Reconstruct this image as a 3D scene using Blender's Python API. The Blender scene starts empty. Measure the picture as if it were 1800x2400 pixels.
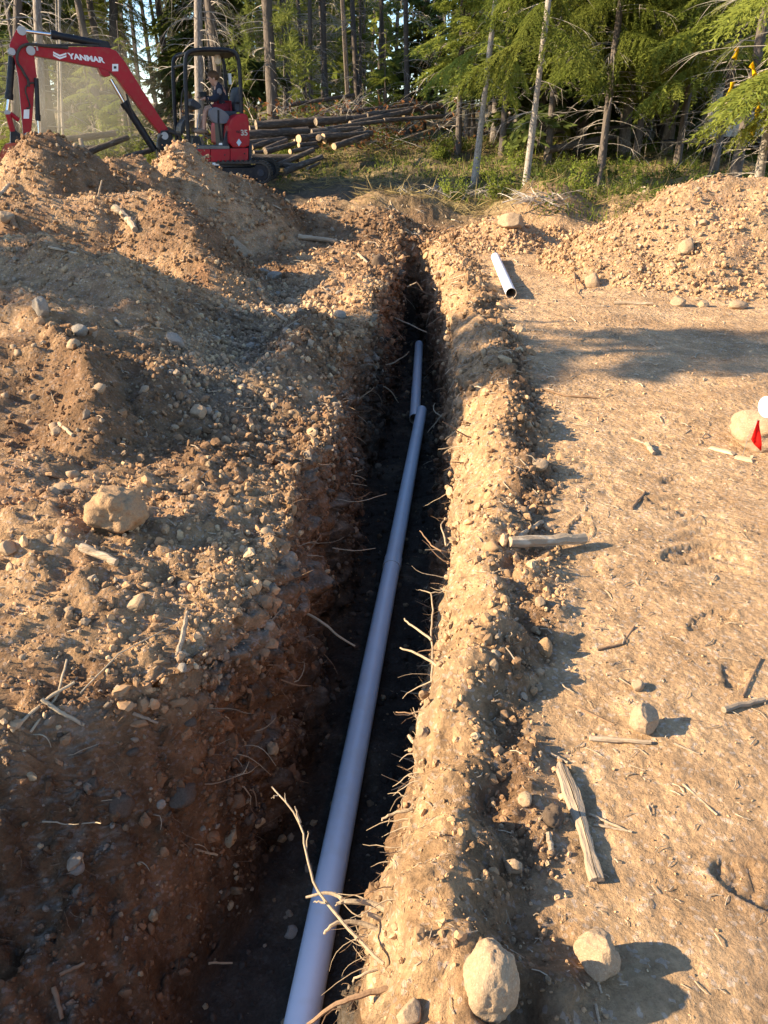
import bpy, bmesh, math, random
import numpy as np
from mathutils import Vector, Matrix, Euler
from mathutils.bvhtree import BVHTree

SC = bpy.context.scene
COL = SC.collection
random.seed(7)
RNG = np.random.default_rng(11)

# ------------------------------------------------------------------ camera
CAM_Z = 1.65
PITCH = math.radians(27.0)
FPX = 1780.0                      # focal length in pixels of the 1800x2400 frame
cam_d = bpy.data.cameras.new('camera')
cam_d.sensor_fit = 'VERTICAL'
cam_d.sensor_height = 36.0
cam_d.lens = 36.0 * FPX / 2400.0
cam_d.clip_start = 0.05
cam_d.clip_end = 2000.0
cam = bpy.data.objects.new('camera', cam_d)
COL.objects.link(cam)
cam.location = (0, 0, CAM_Z)
cam.rotation_euler = (math.radians(90.0) - PITCH, 0, 0)
SC.camera = cam

# ------------------------------------------------------------------ light
SUN_EL = math.radians(26.0)
SUN_AZ = math.radians(6.0)        # shadows run along +x, turned this much away from the camera
sd = Vector((math.cos(SUN_EL) * math.cos(SUN_AZ), math.cos(SUN_EL) * math.sin(SUN_AZ), -math.sin(SUN_EL)))
sun_d = bpy.data.lights.new('sun', 'SUN')
sun_d.energy = 5.0
sun_d.angle = math.radians(0.5)
sun_d.color = (1.0, 0.825, 0.57)
sun = bpy.data.objects.new('sun', sun_d)
COL.objects.link(sun)
sun.rotation_euler = sd.to_track_quat('-Z', 'Y').to_euler()
world = bpy.data.worlds.new('World')
SC.world = world
world.use_nodes = True
wn = world.node_tree
wn.nodes.clear()
w_out = wn.nodes.new('ShaderNodeOutputWorld')
w_bg = wn.nodes.new('ShaderNodeBackground')
w_sky = wn.nodes.new('ShaderNodeTexSky')
w_sky.sky_type = 'NISHITA'
w_sky.sun_disc = False
w_sky.sun_elevation = SUN_EL
w_sky.sun_rotation = math.atan2(-sd.x, -sd.y)
w_sky.air_density = 1.0
w_sky.dust_density = 0.4
w_sky.ozone_density = 4.0
w_bg.inputs['Strength'].default_value = 0.115
wn.links.new(w_sky.outputs[0], w_bg.inputs[0])
wn.links.new(w_bg.outputs[0], w_out.inputs[0])
SC.view_settings.view_transform = 'Standard'
SC.view_settings.look = 'None'
SC.view_settings.exposure = 1.68
SC.view_settings.gamma = 1.0
SC.view_settings.use_curve_mapping = False
SC.render.engine = 'CYCLES'
SC.cycles.max_bounces = 6
SC.cycles.diffuse_bounces = 4
SC.cycles.transparent_max_bounces = 8

# ------------------------------------------------------------------ helpers
def ray(u, v):
    cx, cy = (u - 900.0) / FPX, (1200.0 - v) / FPX
    d = Vector((cx, math.cos(PITCH) + cy * math.sin(PITCH), -math.sin(PITCH) + cy * math.cos(PITCH)))
    return d.normalized()

EYE = Vector((0, 0, CAM_Z))

def at_z(u, v, z):
    d = ray(u, v)
    return EYE + d * ((z - CAM_Z) / d.z)

def at_y(u, v, y):
    d = ray(u, v)
    return EYE + d * (y / d.y)

def project(P):
    P = np.asarray(P, float)
    x, y, z = P[..., 0], P[..., 1], P[..., 2] - CAM_Z
    depth = y * math.cos(PITCH) - z * math.sin(PITCH)
    up = y * math.sin(PITCH) + z * math.cos(PITCH)
    depth_s = np.where(depth < 0.05, 0.05, depth)
    return 900 + FPX * x / depth_s, 1200 - FPX * up / depth_s, depth

def tag(o, label=None, cat=None, group=None, kind=None):
    if label: o['label'] = label
    if cat: o['category'] = cat
    if group: o['group'] = group
    if kind: o['kind'] = kind
    return o

def link(name, data, parent=None):
    o = bpy.data.objects.new(name, data)
    COL.objects.link(o)
    if parent: o.parent = parent
    return o

def empty(name, loc=(0, 0, 0), rot=(0, 0, 0), parent=None):
    o = link(name, None, parent)
    o.location = loc
    o.rotation_euler = rot
    o.empty_display_size = 0.2
    return o

def mesh_np(name, V, F, mat=None, smooth=False, col=None):
    """V (n,3); F (m,3) or (m,4) int array"""
    V = np.ascontiguousarray(V, np.float32)
    F = np.ascontiguousarray(F, np.int32)
    me = bpy.data.meshes.new(name)
    k = F.shape[1]
    me.vertices.add(len(V)); me.vertices.foreach_set('co', V.ravel())
    me.loops.add(F.size); me.loops.foreach_set('vertex_index', F.ravel())
    me.polygons.add(len(F))
    me.polygons.foreach_set('loop_start', np.arange(0, F.size, k, dtype=np.int32))
    me.polygons.foreach_set('loop_total', np.full(len(F), k, np.int32))
    if smooth: me.polygons.foreach_set('use_smooth', np.ones(len(F), bool))
    me.update(calc_edges=True)
    if col is not None:
        a = me.color_attributes.new('col', 'FLOAT_COLOR', 'POINT')
        c = np.ones((len(V), 4), np.float32); c[:, :3] = col
        a.data.foreach_set('color', c.ravel())
    if mat: me.materials.append(mat)
    return me

class Geo:
    """collects shapes and becomes one mesh"""
    def __init__(s): s.v = []; s.f = []
    def add(s, V, F):
        n = len(s.v); s.v += [tuple(p) for p in V]; s.f += [tuple(i + n for i in f) for f in F]
        return s
    def box(s, c, d, R=None, taper=1.0):
        x, y, z = d[0] / 2, d[1] / 2, d[2] / 2
        V = [(-x, -y, -z), (x, -y, -z), (x, y, -z), (-x, y, -z), (-x*taper, -y*taper, z), (x*taper, -y*taper, z), (x*taper, y*taper, z), (-x*taper, y*taper, z)]
        M = R if R is not None else Matrix.Identity(3)
        V = [M @ Vector(p) + Vector(c) for p in V]
        return s.add(V, [(0, 3, 2, 1), (4, 5, 6, 7), (0, 1, 5, 4), (1, 2, 6, 5), (2, 3, 7, 6), (3, 0, 4, 7)])
    def tube(s, pts, r, n=8, cap=True):
        pts = [Vector(p) for p in pts]
        rs = r if isinstance(r, (list, tuple)) else [r] * len(pts)
        ring = []; base = len(s.v)
        T0 = (pts[1] - pts[0]).normalized()
        ref = Vector((0, 0, 1)) if abs(T0.z) < 0.9 else Vector((1, 0, 0))
        A = T0.cross(ref).normalized()
        for i, p in enumerate(pts):
            T = (pts[min(i + 1, len(pts) - 1)] - pts[max(i - 1, 0)])
            if T.length < 1e-9: T = T0
            T.normalize()
            A = (A - T * A.dot(T)).normalized()
            B = T.cross(A)
            for k in range(n):
                a = 2 * math.pi * k / n
                s.v.append(tuple(p + (A * math.cos(a) + B * math.sin(a)) * rs[i]))
        for i in range(len(pts) - 1):
            for k in range(n):
                a = base + i * n + k; b = base + i * n + (k + 1) % n
                s.f.append((a, b, b + n, a + n))
        if cap:
            s.f.append(tuple(base + k for k in reversed(range(n))))
            e = base + (len(pts) - 1) * n
            s.f.append(tuple(e + k for k in range(n)))
        return s
    def prism(s, poly, y0, y1):
        """poly in (x,z), extruded along y"""
        n = len(poly)
        ar = sum(poly[i][0] * poly[(i + 1) % n][1] - poly[(i + 1) % n][0] * poly[i][1] for i in range(n))
        if ar < 0: poly = poly[::-1]
        V = [(p[0], y0, p[1]) for p in poly] + [(p[0], y1, p[1]) for p in poly]
        F = [tuple(range(n)), tuple(range(2 * n - 1, n - 1, -1))]
        for i in range(n):
            j = (i + 1) % n
            F.append((j, i, i + n, j + n))
        return s.add(V, F)
    def ball(s, c, r, nu=12, nv=8):
        rr = r if isinstance(r, (tuple, list)) else (r, r, r)
        V = [(c[0], c[1], c[2] + rr[2])]; F = []
        for i in range(1, nv):
            t = math.pi * i / nv
            for k in range(nu):
                p = 2 * math.pi * k / nu
                V.append((c[0] + rr[0] * math.sin(t) * math.cos(p), c[1] + rr[1] * math.sin(t) * math.sin(p), c[2] + rr[2] * math.cos(t)))
        V.append((c[0], c[1], c[2] - rr[2]))
        for k in range(nu): F.append((0, 1 + k, 1 + (k + 1) % nu))
        for i in range(nv - 2):
            for k in range(nu):
                a = 1 + i * nu + k; b = 1 + i * nu + (k + 1) % nu
                F.append((a, a + nu, b + nu, b))
        e = len(V) - 1
        for k in range(nu): F.append((e, e - nu + (k + 1) % nu, e - nu + k))
        return s.add(V, F)
    def mesh(s, name, mat, smooth=False, bevel=0.0):
        me = bpy.data.meshes.new(name)
        me.from_pydata(s.v, [], s.f)
        if bevel > 0:
            bm = bmesh.new(); bm.from_mesh(me)
            ed = [e for e in bm.edges if len(e.link_faces) == 2 and e.calc_face_angle(0) > 0.5]
            bmesh.ops.bevel(bm, geom=ed, offset=bevel, segments=2, profile=0.7, affect='EDGES', clamp_overlap=True)
            bm.to_mesh(me); bm.free()
        if smooth:
            for p in me.polygons: p.use_smooth = True
        if mat: me.materials.append(mat)
        me.update()
        return me
    def obj(s, name, mat, parent=None, smooth=False, bevel=0.0):
        o = link(name, s.mesh(name, mat, smooth, bevel), parent)
        if smooth and bevel == 0:
            try: o.data.set_sharp_from_angle(angle=math.radians(40))
            except Exception: pass
        return o

# ------------------------------------------------------------------ noise
def _hash(ix, iy, iz, seed):
    h = (ix * 374761393 + iy * 668265263 + iz * 1274126177 + seed * 974711) & 0xFFFFFFFF
    h = ((h ^ (h >> 13)) * 1274126177) & 0xFFFFFFFF
    h = ((h ^ (h >> 15)) * 2246822519) & 0xFFFFFFFF
    return (h ^ (h >> 16)) & 0xFFFFFFFF

def n3(x, y, z, seed=0):
    """value noise in -1..1"""
    xi, yi, zi = np.floor(x).astype(np.int64), np.floor(y).astype(np.int64), np.floor(z).astype(np.int64)
    fx, fy, fz = x - xi, y - yi, z - zi
    sx, sy, sz = fx*fx*fx*(fx*(fx*6-15)+10), fy*fy*fy*(fy*(fy*6-15)+10), fz*fz*fz*(fz*(fz*6-15)+10)
    out = 0
    for dx in (0, 1):
        wx = sx if dx else 1 - sx
        for dy in (0, 1):
            wy = sy if dy else 1 - sy
            for dz in (0, 1):
                wz = sz if dz else 1 - sz
                out = out + wx * wy * wz * (_hash(xi + dx, yi + dy, zi + dz, seed) / 2147483648.0 - 1.0)
    return out

def n2(x, y, seed=0):
    xi, yi = np.floor(x).astype(np.int64), np.floor(y).astype(np.int64)
    fx, fy = x - xi, y - yi
    sx, sy = fx*fx*fx*(fx*(fx*6-15)+10), fy*fy*fy*(fy*(fy*6-15)+10)
    out = 0
    for dx in (0, 1):
        wx = sx if dx else 1 - sx
        for dy in (0, 1):
            wy = sy if dy else 1 - sy
            out = out + wx * wy * (_hash(xi + dx, yi + dy, xi * 0, seed) / 2147483648.0 - 1.0)
    return out

def fbm(x, y, oct=4, seed=0, gain=0.5):
    a, t = 1.0, 0
    for i in range(oct):
        c, s = math.cos(0.6 * i + 0.3), math.sin(0.6 * i + 0.3)
        t = t + a * n2(x * c - y * s + 17.3 * i, x * s + y * c + 5.1 * i, seed + i)
        x, y, a = x * 2.03, y * 2.03, a * gain
    return t

def lumps(x, y, cell, fill=0.6, seed=0, flat=0.7):
    """clods: half balls dropped one per cell, returns height in units of cell"""
    X, Y = x / cell, y / cell
    xi, yi = np.floor(X).astype(np.int64), np.floor(Y).astype(np.int64)
    out = np.zeros_like(X)
    for dx in (-1, 0, 1):
        for dy in (-1, 0, 1):
            cx, cy = xi + dx, yi + dy
            h = _hash(cx, cy, cx * 0, seed)
            rx = (h & 0xFF) / 255.0; ry = ((h >> 8) & 0xFF) / 255.0; rr = ((h >> 16) & 0xFF) / 255.0; k = ((h >> 24) & 0xFF) / 255.0
            r = np.where(k < fill, 0.18 + 0.45 * rr * rr, 0.0)
            d2 = (X - cx - rx) ** 2 + (Y - cy - ry) ** 2
            out = np.maximum(out, np.sqrt(np.maximum(r * r - d2, 0)) * flat)
    return out

def sstep(a, b, x):
    t = np.clip((x - a) / (b - a), 0, 1)
    return t * t * (3 - 2 * t)

# ------------------------------------------------------------------ materials
def mat_new(name):
    m = bpy.data.materials.new(name); m.use_nodes = True
    nt = m.node_tree
    b = nt.nodes['Principled BSDF']
    return m, nt, b

def N(nt, t, **kw):
    n = nt.nodes.new(t)
    for k, v in kw.items():
        if k.startswith('i_'):
            key = k[2:]
            n.inputs[int(key) if key.isdigit() else key.replace('_', ' ')].default_value = v
        else: setattr(n, k, v)
    return n

def mixcol(nt, fac, a, b, mode='MIX'):
    n = nt.nodes.new('ShaderNodeMix'); n.data_type = 'RGBA'; n.blend_type = mode
    for key, val in ((0, fac), (6, a), (7, b)):
        if hasattr(val, 'is_output') or isinstance(val, bpy.types.NodeSocket): nt.links.new(val, n.inputs[key])
        else: n.inputs[key].default_value = val if key == 0 else (val[0], val[1], val[2], 1)
    return n.outputs[2]

def noisy(name, c1, c2, scale=6.0, rough=0.85, bump=0.3, bscale=40.0, detail=6.0, c3=None, stretch=None, metallic=0.0, bdist=0.01, spec=0.3, coat=0.0):
    """two or three colours mixed by noise in object space plus fine relief"""
    m, nt, b = mat_new(name)
    tc = N(nt, 'ShaderNodeTexCoord'); co = tc.outputs['Object']
    if stretch:
        mp = N(nt, 'ShaderNodeMapping'); mp.inputs['Scale'].default_value = stretch
        nt.links.new(co, mp.inputs[0]); co = mp.outputs[0]
    oi = N(nt, 'ShaderNodeObjectInfo')
    ad = N(nt, 'ShaderNodeVectorMath', operation='ADD'); nt.links.new(co, ad.inputs[0])
    ms = N(nt, 'ShaderNodeMath', operation='MULTIPLY'); nt.links.new(oi.outputs['Random'], ms.inputs[0]); ms.inputs[1].default_value = 37.0
    nt.links.new(ms.outputs[0], ad.inputs[1]); co = ad.outputs[0]
    nz = N(nt, 'ShaderNodeTexNoise', i_Scale=scale, i_Detail=detail, i_Roughness=0.65); nt.links.new(co, nz.inputs['Vector'])
    rp = N(nt, 'ShaderNodeMapRange'); rp.inputs[1].default_value = 0.32; rp.inputs[2].default_value = 0.68
    nt.links.new(nz.outputs['Fac'], rp.inputs[0])
    col = mixcol(nt, rp.outputs[0], c1, c2)
    if c3:
        n2_ = N(nt, 'ShaderNodeTexNoise', i_Scale=scale * 3.7, i_Detail=4.0); nt.links.new(co, n2_.inputs['Vector'])
        r2 = N(nt, 'ShaderNodeMapRange'); r2.inputs[1].default_value = 0.52; r2.inputs[2].default_value = 0.66
        nt.links.new(n2_.outputs['Fac'], r2.inputs[0])
        col = mixcol(nt, r2.outputs[0], col, c3)
    nt.links.new(col, b.inputs['Base Color'])
    b.inputs['Roughness'].default_value = rough
    b.inputs['Metallic'].default_value = metallic
    b.inputs['Specular IOR Level'].default_value = spec
    b.inputs['Coat Weight'].default_value = coat
    if bump:
        bn = N(nt, 'ShaderNodeTexNoise', i_Scale=bscale, i_Detail=5.0, i_Roughness=0.6); nt.links.new(co, bn.inputs['Vector'])
        bp = N(nt, 'ShaderNodeBump', i_Strength=bump, i_Distance=bdist)
        nt.links.new(bn.outputs['Fac'], bp.inputs['Height']); nt.links.new(bp.outputs[0], b.inputs['Normal'])
    return m

def leaf_mat(name, c1, c2, scale=1.2, trans=0.4, use_rand=True):
    m, nt, b = mat_new(name)
    nt.nodes.remove(b)
    out = nt.nodes['Material Output']
    tc = N(nt, 'ShaderNodeTexCoord')
    nz = N(nt, 'ShaderNodeTexNoise', i_Scale=scale, i_Detail=5.0); nt.links.new(tc.outputs['Object'], nz.inputs['Vector'])
    rp = N(nt, 'ShaderNodeMapRange'); rp.inputs[1].default_value = 0.3; rp.inputs[2].default_value = 0.7
    nt.links.new(nz.outputs['Fac'], rp.inputs[0])
    col = mixcol(nt, rp.outputs[0], c1, c2)
    oi = N(nt, 'ShaderNodeObjectInfo')
    hs = N(nt, 'ShaderNodeHueSaturation')
    r = N(nt, 'ShaderNodeMapRange'); r.inputs[3].default_value = 0.75; r.inputs[4].default_value = 1.25
    nt.links.new(oi.outputs['Random'], r.inputs[0]); nt.links.new(r.outputs[0], hs.inputs['Value'])
    nt.links.new(col, hs.inputs['Color'])
    d = N(nt, 'ShaderNodeBsdfDiffuse'); t = N(nt, 'ShaderNodeBsdfTranslucent')
    nt.links.new(hs.outputs[0], d.inputs[0]); nt.links.new(hs.outputs[0], t.inputs[0])
    mx = N(nt, 'ShaderNodeMixShader'); mx.inputs[0].default_value = trans
    nt.links.new(d.outputs[0], mx.inputs[1]); nt.links.new(t.outputs[0], mx.inputs[2])
    nt.links.new(mx.outputs[0], out.inputs[0])
    return m
# ================================================================== GROUND
LIP_Y  = [-5.0, 0.0, 1.0, 1.4, 1.6, 1.75, 1.92, 2.1, 2.4, 2.7, 3.0, 3.5, 4.5, 5.5, 7.5, 9.0, 10.5, 12.5, 90]
LIP_L  = [-3.0, -2.9, -2.7, -2.3, -1.75, -1.15, -0.72, -0.58, -0.48, -0.42, -0.39, -0.37, -0.34, -0.29, -0.13, 0.0, 0.08, 0.15, 0.15]
FLR_L  = [-1.0, -0.95, -0.80, -0.68, -0.63, -0.59, -0.555, -0.52, -0.45, -0.39, -0.36, -0.33, -0.29, -0.24, -0.08, 0.04, 0.12, 0.2, 0.2]
RIP_Y  = [-5.0, 0.0, 1.0, 1.5, 2.0, 2.5, 3.0, 3.5, 4.5, 5.5, 7.5, 9.0, 10.5, 12.5, 90]
LIP_R  = [-0.3, -0.20, -0.04, 0.03, 0.13, 0.21, 0.29, 0.35, 0.46, 0.54, 0.66, 0.69, 0.70, 0.66, 0.66]
FLR_R  = [-0.4, -0.28, -0.12, -0.03, 0.08, 0.16, 0.24, 0.30, 0.39, 0.47, 0.58, 0.60, 0.60, 0.56, 0.56]
def lips(y):
    return [np.interp(y, q_, a) for q_, a in ((LIP_Y, LIP_L), (LIP_Y, FLR_L), (RIP_Y, FLR_R), (RIP_Y, LIP_R))]

def floor_z(y): return np.interp(y, [0, 1.4, 5.4, 10.7, 14], [-0.93, -0.95, -1.17, -1.24, -1.26])
def trench_k(y): return sstep(12.75, 12.25, y)

def base_z(y): return np.interp(y, [-50, 11, 13, 15, 17.5, 21, 26, 35, 50, 90, 400], [0, 0, 0.06, 0.26, 0.5, 0.7, 1.05, 1.5, 2.2, 3.6, 8.0])

MOUNDS = [  # x0,y0,h0, x1,y1,h1, slope, rounding
    (-4.30, 10.5, 1.56, -4.15, 10.6, 1.54, 0.88, 0.07),
    (-7.5, 9.6, 0.95, -5.2, 9.6, 0.80, 0.55, 0.25),
    (-3.75, 11.5, 1.24, -3.45, 11.6, 1.20, 0.85, 0.12),
    (-3.08, 12.5, 1.36, -2.98, 12.6, 1.34, 0.88, 0.05),
    (-2.75, 13.0, 1.06, -2.1, 13.2, 0.78, 0.85, 0.08),
    (-3.5, -1.0, 0.75, -3.3, 1.1, 0.62, 0.45, 0.25),  # unseen mound, added to block the sun from the near pipe
    (-4.4, 8.8, 0.94, -2.55, 9.0, 0.98, 0.85, 0.14),
    (-2.45, 9.0, 0.96, -1.80, 8.1, 0.48, 0.85, 0.08),
    (-5.8, 7.2, 0.85, -3.0, 6.9, 0.75, 0.45, 0.30),
    (-2.9, 6.7, 0.78, -1.95, 5.75, 0.66, 0.80, 0.09),
    (-1.95, 5.75, 0.66, -1.22, 4.05, 0.28, 0.85, 0.04),
    (-3.2, 5.2, 0.70, -2.3, 4.9, 0.66, 0.40, 0.25),
    (-2.3, 4.9, 0.70, -1.35, 3.5, 0.34, 0.80, 0.05),
    (-4.2, 3.4, 0.50, -1.3, 2.75, 0.27, 0.30, 0.35),
    (-1.3, 2.75, 0.24, -0.95, 3.3, 0.20, 0.28, 0.25),
    (-0.62, 5.95, 0.34, -0.62, 5.3, 0.22, 0.85, 0.12),
    (-0.62, 5.2, 0.20, -0.85, 4.3, 0.14, 0.69, 0.12),
    (-0.45, 8.6, 0.14, -0.30, 8.0, 0.12, 0.40, 0.15),
    (4.05, 10.2, 1.04, 4.75, 10.1, 1.06, 0.58, 0.20),
    (5.6, 9.9, 0.80, 7.0, 9.9, 0.78, 0.52, 0.30),
    (0.0, 14.5, 0.42, 0.5, 14.5, 0.38, 0.55, 0.25),
    (2.75, 14.7, 0.50, 3.0, 14.7, 0.46, 0.60, 0.20),
    (1.85, 12.1, 0.36, 2.0, 12.7, 0.30, 0.50, 0.20),
    (4.3, 14.8, 0.32, 5.2, 14.6, 0.3, 0.50, 0.30),
    (-0.9, 13.8, 0.40, -0.2, 13.6, 0.34, 0.45, 0.20),
]
def mound_h(x, y):
    wx = x + 0.11 * fbm(x * 1.3, y * 1.3, 4, 41)
    wy = y + 0.13 * fbm(x * 1.3, y * 1.3, 4, 57)
    H = np.zeros_like(x)
    for (x0, y0, h0, x1, y1, h1, sl, r0) in MOUNDS:
        vx, vy = x1 - x0, y1 - y0
        L2 = vx * vx + vy * vy + 1e-9
        t = np.clip(((wx - x0) * vx + (wy - y0) * vy) / L2, 0, 1)
        d = np.hypot(wx - x0 - t * vx, wy - y0 - t * vy)
        h = h0 + (h1 - h0) * t - sl * (np.sqrt(d * d + r0 * r0) - r0)
        k = 0.06
        m = np.maximum(H, h)
        H = m + k * np.exp(-np.abs(H - h) / k) * 0.25 * (np.minimum(H, h) > -0.05)
    return np.maximum(H, 0)

def nat_z(x, y):
    """ground without the trench, coarse shape"""
    h = base_z(y) + mound_h(x, y)
    far = sstep(14, 22, y)
    h = h + 0.035 * fbm(x * 0.9, y * 0.9, 3, 3) * (1 + 3 * far)
    return h

PRINTS = []   # boot prints on the trodden ground at the right
_r = np.random.default_rng(5)
for i in range(70):
    py = 1.2 + 5.2 * _r.random() ** 1.3
    PRINTS.append((0.85 + 0.2 * py * _r.random() + 1.6 * _r.random(), py, _r.random() * 6.28, 0.8 + 0.5 * _r.random()))

def build_ground():
    # rows
    ys = [-4.0]
    while ys[-1] < 0.6: ys.append(ys[-1] + 0.12)
    while ys[-1] < 14.5: ys.append(ys[-1] + max(0.0075, 0.0048 * ys[-1] + 0.002))
    while ys[-1] < 30: ys.append(ys[-1] + 0.011 * ys[-1])
    while ys[-1] < 95: ys.append(ys[-1] + 0.03 * ys[-1])
    while ys[-1] < 600: ys.append(ys[-1] + 0.12 * ys[-1])
    ys = np.array(ys)
    lL, fL, fR, lR = lips(ys)
    # columns: outer left, left wall, floor, right wall, right bank, outer right
    def out(n, p): return np.linspace(0, 1, n, endpoint=False) ** p
    nL, nWL, nF, nWR, nB, nR = 260, 150, 44, 56, 66, 290
    ext = 7.0 + 1.15 * np.maximum(ys, 0)
    cols = []; wl = []; wr = []
    for t in (1 - out(nL, 1.0)):          # from far left to the lip
        tt = t ** 1.55
        cols.append(lL - 0.06 - (ext + lL) * tt); wl.append(np.full_like(ys, -1)); wr.append(np.full_like(ys, -1))
    for t in np.linspace(0, 1, nWL, endpoint=False):
        cols.append((lL - 0.06) + (fL + 0.02 - lL + 0.06) * t); wl.append(np.full_like(ys, t)); wr.append(np.full_like(ys, -1))
    for t in np.linspace(0, 1, nF, endpoint=False):
        cols.append(fL + 0.02 + (fR - fL - 0.04) * t); wl.append(np.full_like(ys, 1.0)); wr.append(np.full_like(ys, 1.0))
    for t in np.linspace(0, 1, nWR, endpoint=False):
        cols.append(fR - 0.02 + (lR + 0.06 - fR + 0.02) * t); wl.append(np.full_like(ys, -1)); wr.append(np.full_like(ys, 1 - t))
    for t in np.linspace(0, 1, nB, endpoint=False):
        cols.append(lR + 0.06 + 0.62 * t); wl.append(np.full_like(ys, -1)); wr.append(np.full_like(ys, -1))
    for t in np.linspace(0, 1, nR):
        tt = t ** 1.55
        cols.append(lR + 0.68 + (ext - lR) * tt); wl.append(np.full_like(ys, -1)); wr.append(np.full_like(ys, -1))
    X = np.stack(cols, 1)                               # rows x cols
    Y = np.repeat(ys[:, None], X.shape[1], 1)
    R, Cn = X.shape
    LL, FL, FR, LR = lL[:, None], fL[:, None], fR[:, None], lR[:, None]
    # wander of the trench edges
    wob = 0.05 * fbm(Y * 1.7, Y * 0 + 3.1, 4, 71) + 0.02 * n2(Y * 9, Y * 0, 72)
    wob2 = 0.035 * fbm(Y * 1.9, Y * 0 + 9.1, 4, 73) + 0.015 * n2(Y * 8, Y * 0, 74)
    zone_l = np.exp(-((X - (LL + FL) / 2) / 0.6) ** 2); zone_r = np.exp(-((X - LR) / 0.5) ** 2)
    near = 1 - sstep(12.2, 12.9, Y)
    X = X + near * (wob * zone_l + wob2 * zone_r)
    nat = nat_z(X, Y)
    # right bank: a low ridge of spoil along the trench, steep to the right, a long slope to the left
    bx = X - LR
    crest = np.interp(Y, [0, 1.2, 1.7, 2.3, 3.5, 6, 9], [0.18, 0.18, 0.20, 0.245, 0.285, 0.29, 0.27]) + 0.075 * fbm(Y * 1.9, Y * 0 + 1.7, 4, 81)
    bh = (0.085 + 0.07 * fbm(Y * 2.3, Y * 0 + 4.7, 4, 82)) * sstep(12.4, 10.5, Y)
    left_side = bh - 0.80 * (np.sqrt((crest - bx) ** 2 + 0.05 ** 2) - 0.05)
    right_side = bh - 0.75 * (np.sqrt((bx - crest) ** 2 + 0.03 ** 2) - 0.03)
    bank = np.where(bx < crest, left_side, right_side)
    natR = np.where(bx < crest, np.where(bx > -0.6, bank + base_z(Y), nat), np.maximum(nat, bank + base_z(Y)))
    natR = np.maximum(natR, -0.35)
    k = trench_k(Y)
    side_r = X > (FL + FR) / 2
    kk = k * sstep(-0.2, 0.4, Y + 1.5)
    top = np.where(side_r & (bx < 0.75), natR * kk + nat * (1 - kk), nat)
    # trench profile
    fz = floor_z(Y) + 0.03 * fbm(X * 5, Y * 5, 3, 91) + 0.02 * lumps(X, Y, 0.14, 0.5, 92) 
    sL = np.clip((FL + 0.02 + wob - X) / np.maximum(FL - LL + 0.08, 0.02), 0, 1)
    sR = np.clip((X - FR + 0.02 - wob2) / np.maximum(LR - FR + 0.08, 0.02), 0, 1)
    pL = sL ** 0.72; pL = pL * (1 - 0.0) ; pL = 1 - (1 - pL) ** 1.25
    pR = sR ** 0.55
    z = np.where(X < (FL + FR) / 2, fz + (top - fz) * pL, fz + (top - fz) * pR)
    Z = top + (z - top) * k
    in_wl = ((sL > 0.02) & (sL < 0.98) & (X < (FL + FR) / 2)) * k
    in_wr = ((sR > 0.02) & (sR < 0.98) & side_r) * k
    in_fl = ((X > FL - 0.02) & (X < FR + 0.02)) * k
    # ---------------- relief
    D = np.maximum(Y, 0.8)
    dist_r = X - (LR + crest + 0.13)
    flat_r = sstep(0.0, 0.10 + 0.08 * (1 + fbm(X * 0 + 2.2, Y * 2.6, 3, 84)), dist_r) * sstep(13.5, 11.5, Y) * (1 - np.clip(mound_h(X, Y) * 8, 0, 1))   # trodden ground
    forest = sstep(13.5, 16.5, Y + 0.8 * fbm(X * 0.5, Y * 0.5, 3, 7))
    bank_f0 = np.exp(-((bx - 0.10) / 0.20) ** 2) * k * side_r
    loose = (1 - flat_r) * (1 - in_wl) * (1 - in_wr) * (1 - in_fl)
    patch = sstep(-0.35, 0.45, fbm(X * 1.1, Y * 1.1, 3, 13))
    dz = loose * (0.030 * fbm(X * 3.2, Y * 3.2, 4, 21, 0.55) + 0.016 * sstep(14, 10, Y) * fbm(X * 14, Y * 14, 3, 23, 0.6)
        + 0.55 * np.maximum(patch, 0.75 * sstep(0.25, 0.6, mound_h(X, Y))) * sstep(14.2, 12.5, Y) * (0.16 * lumps(X, Y, 0.16, 0.42, 25) + 0.20 * lumps(X, Y, 0.26, 0.28, 26) * (X < -0.8) + 0.09 * lumps(X, Y, 0.085, 0.5, 27) * (D < 9))
        + 0.045 * lumps(X, Y, 0.042, 0.65, 29) * (D < 6))
    dz = dz + flat_r * (0.008 * fbm(X * 2.4, Y * 2.4, 4, 31) + 0.0045 * fbm(X * 11, Y * 11, 4, 33, 0.65) + 0.006 * lumps(X, Y, 0.06, 0.25, 35))
    for (px, py, a, s) in PRINTS:
        dx, dy = X - px, Y - py
        m = (np.abs(dx) < 0.25) & (np.abs(dy) < 0.25)
        if not m.any(): continue
        ux = (dx[m] * math.cos(a) + dy[m] * math.sin(a)) / (0.135 * s); uy = (-dx[m] * math.sin(a) + dy[m] * math.cos(a)) / (0.05 * s * (1 - 0.12 * np.sin(ux * 2)))
        q = np.sqrt(ux ** 2 + uy ** 2)
        tread = 0.0035 * np.sign(np.sin(ux * 22 + 3 * np.abs(uy)))
        dz[m] = flat_r[m] * np.where(q < 1, -0.007 + tread, 0.009 * np.exp(-((q - 1.12) / 0.13) ** 2))
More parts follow.
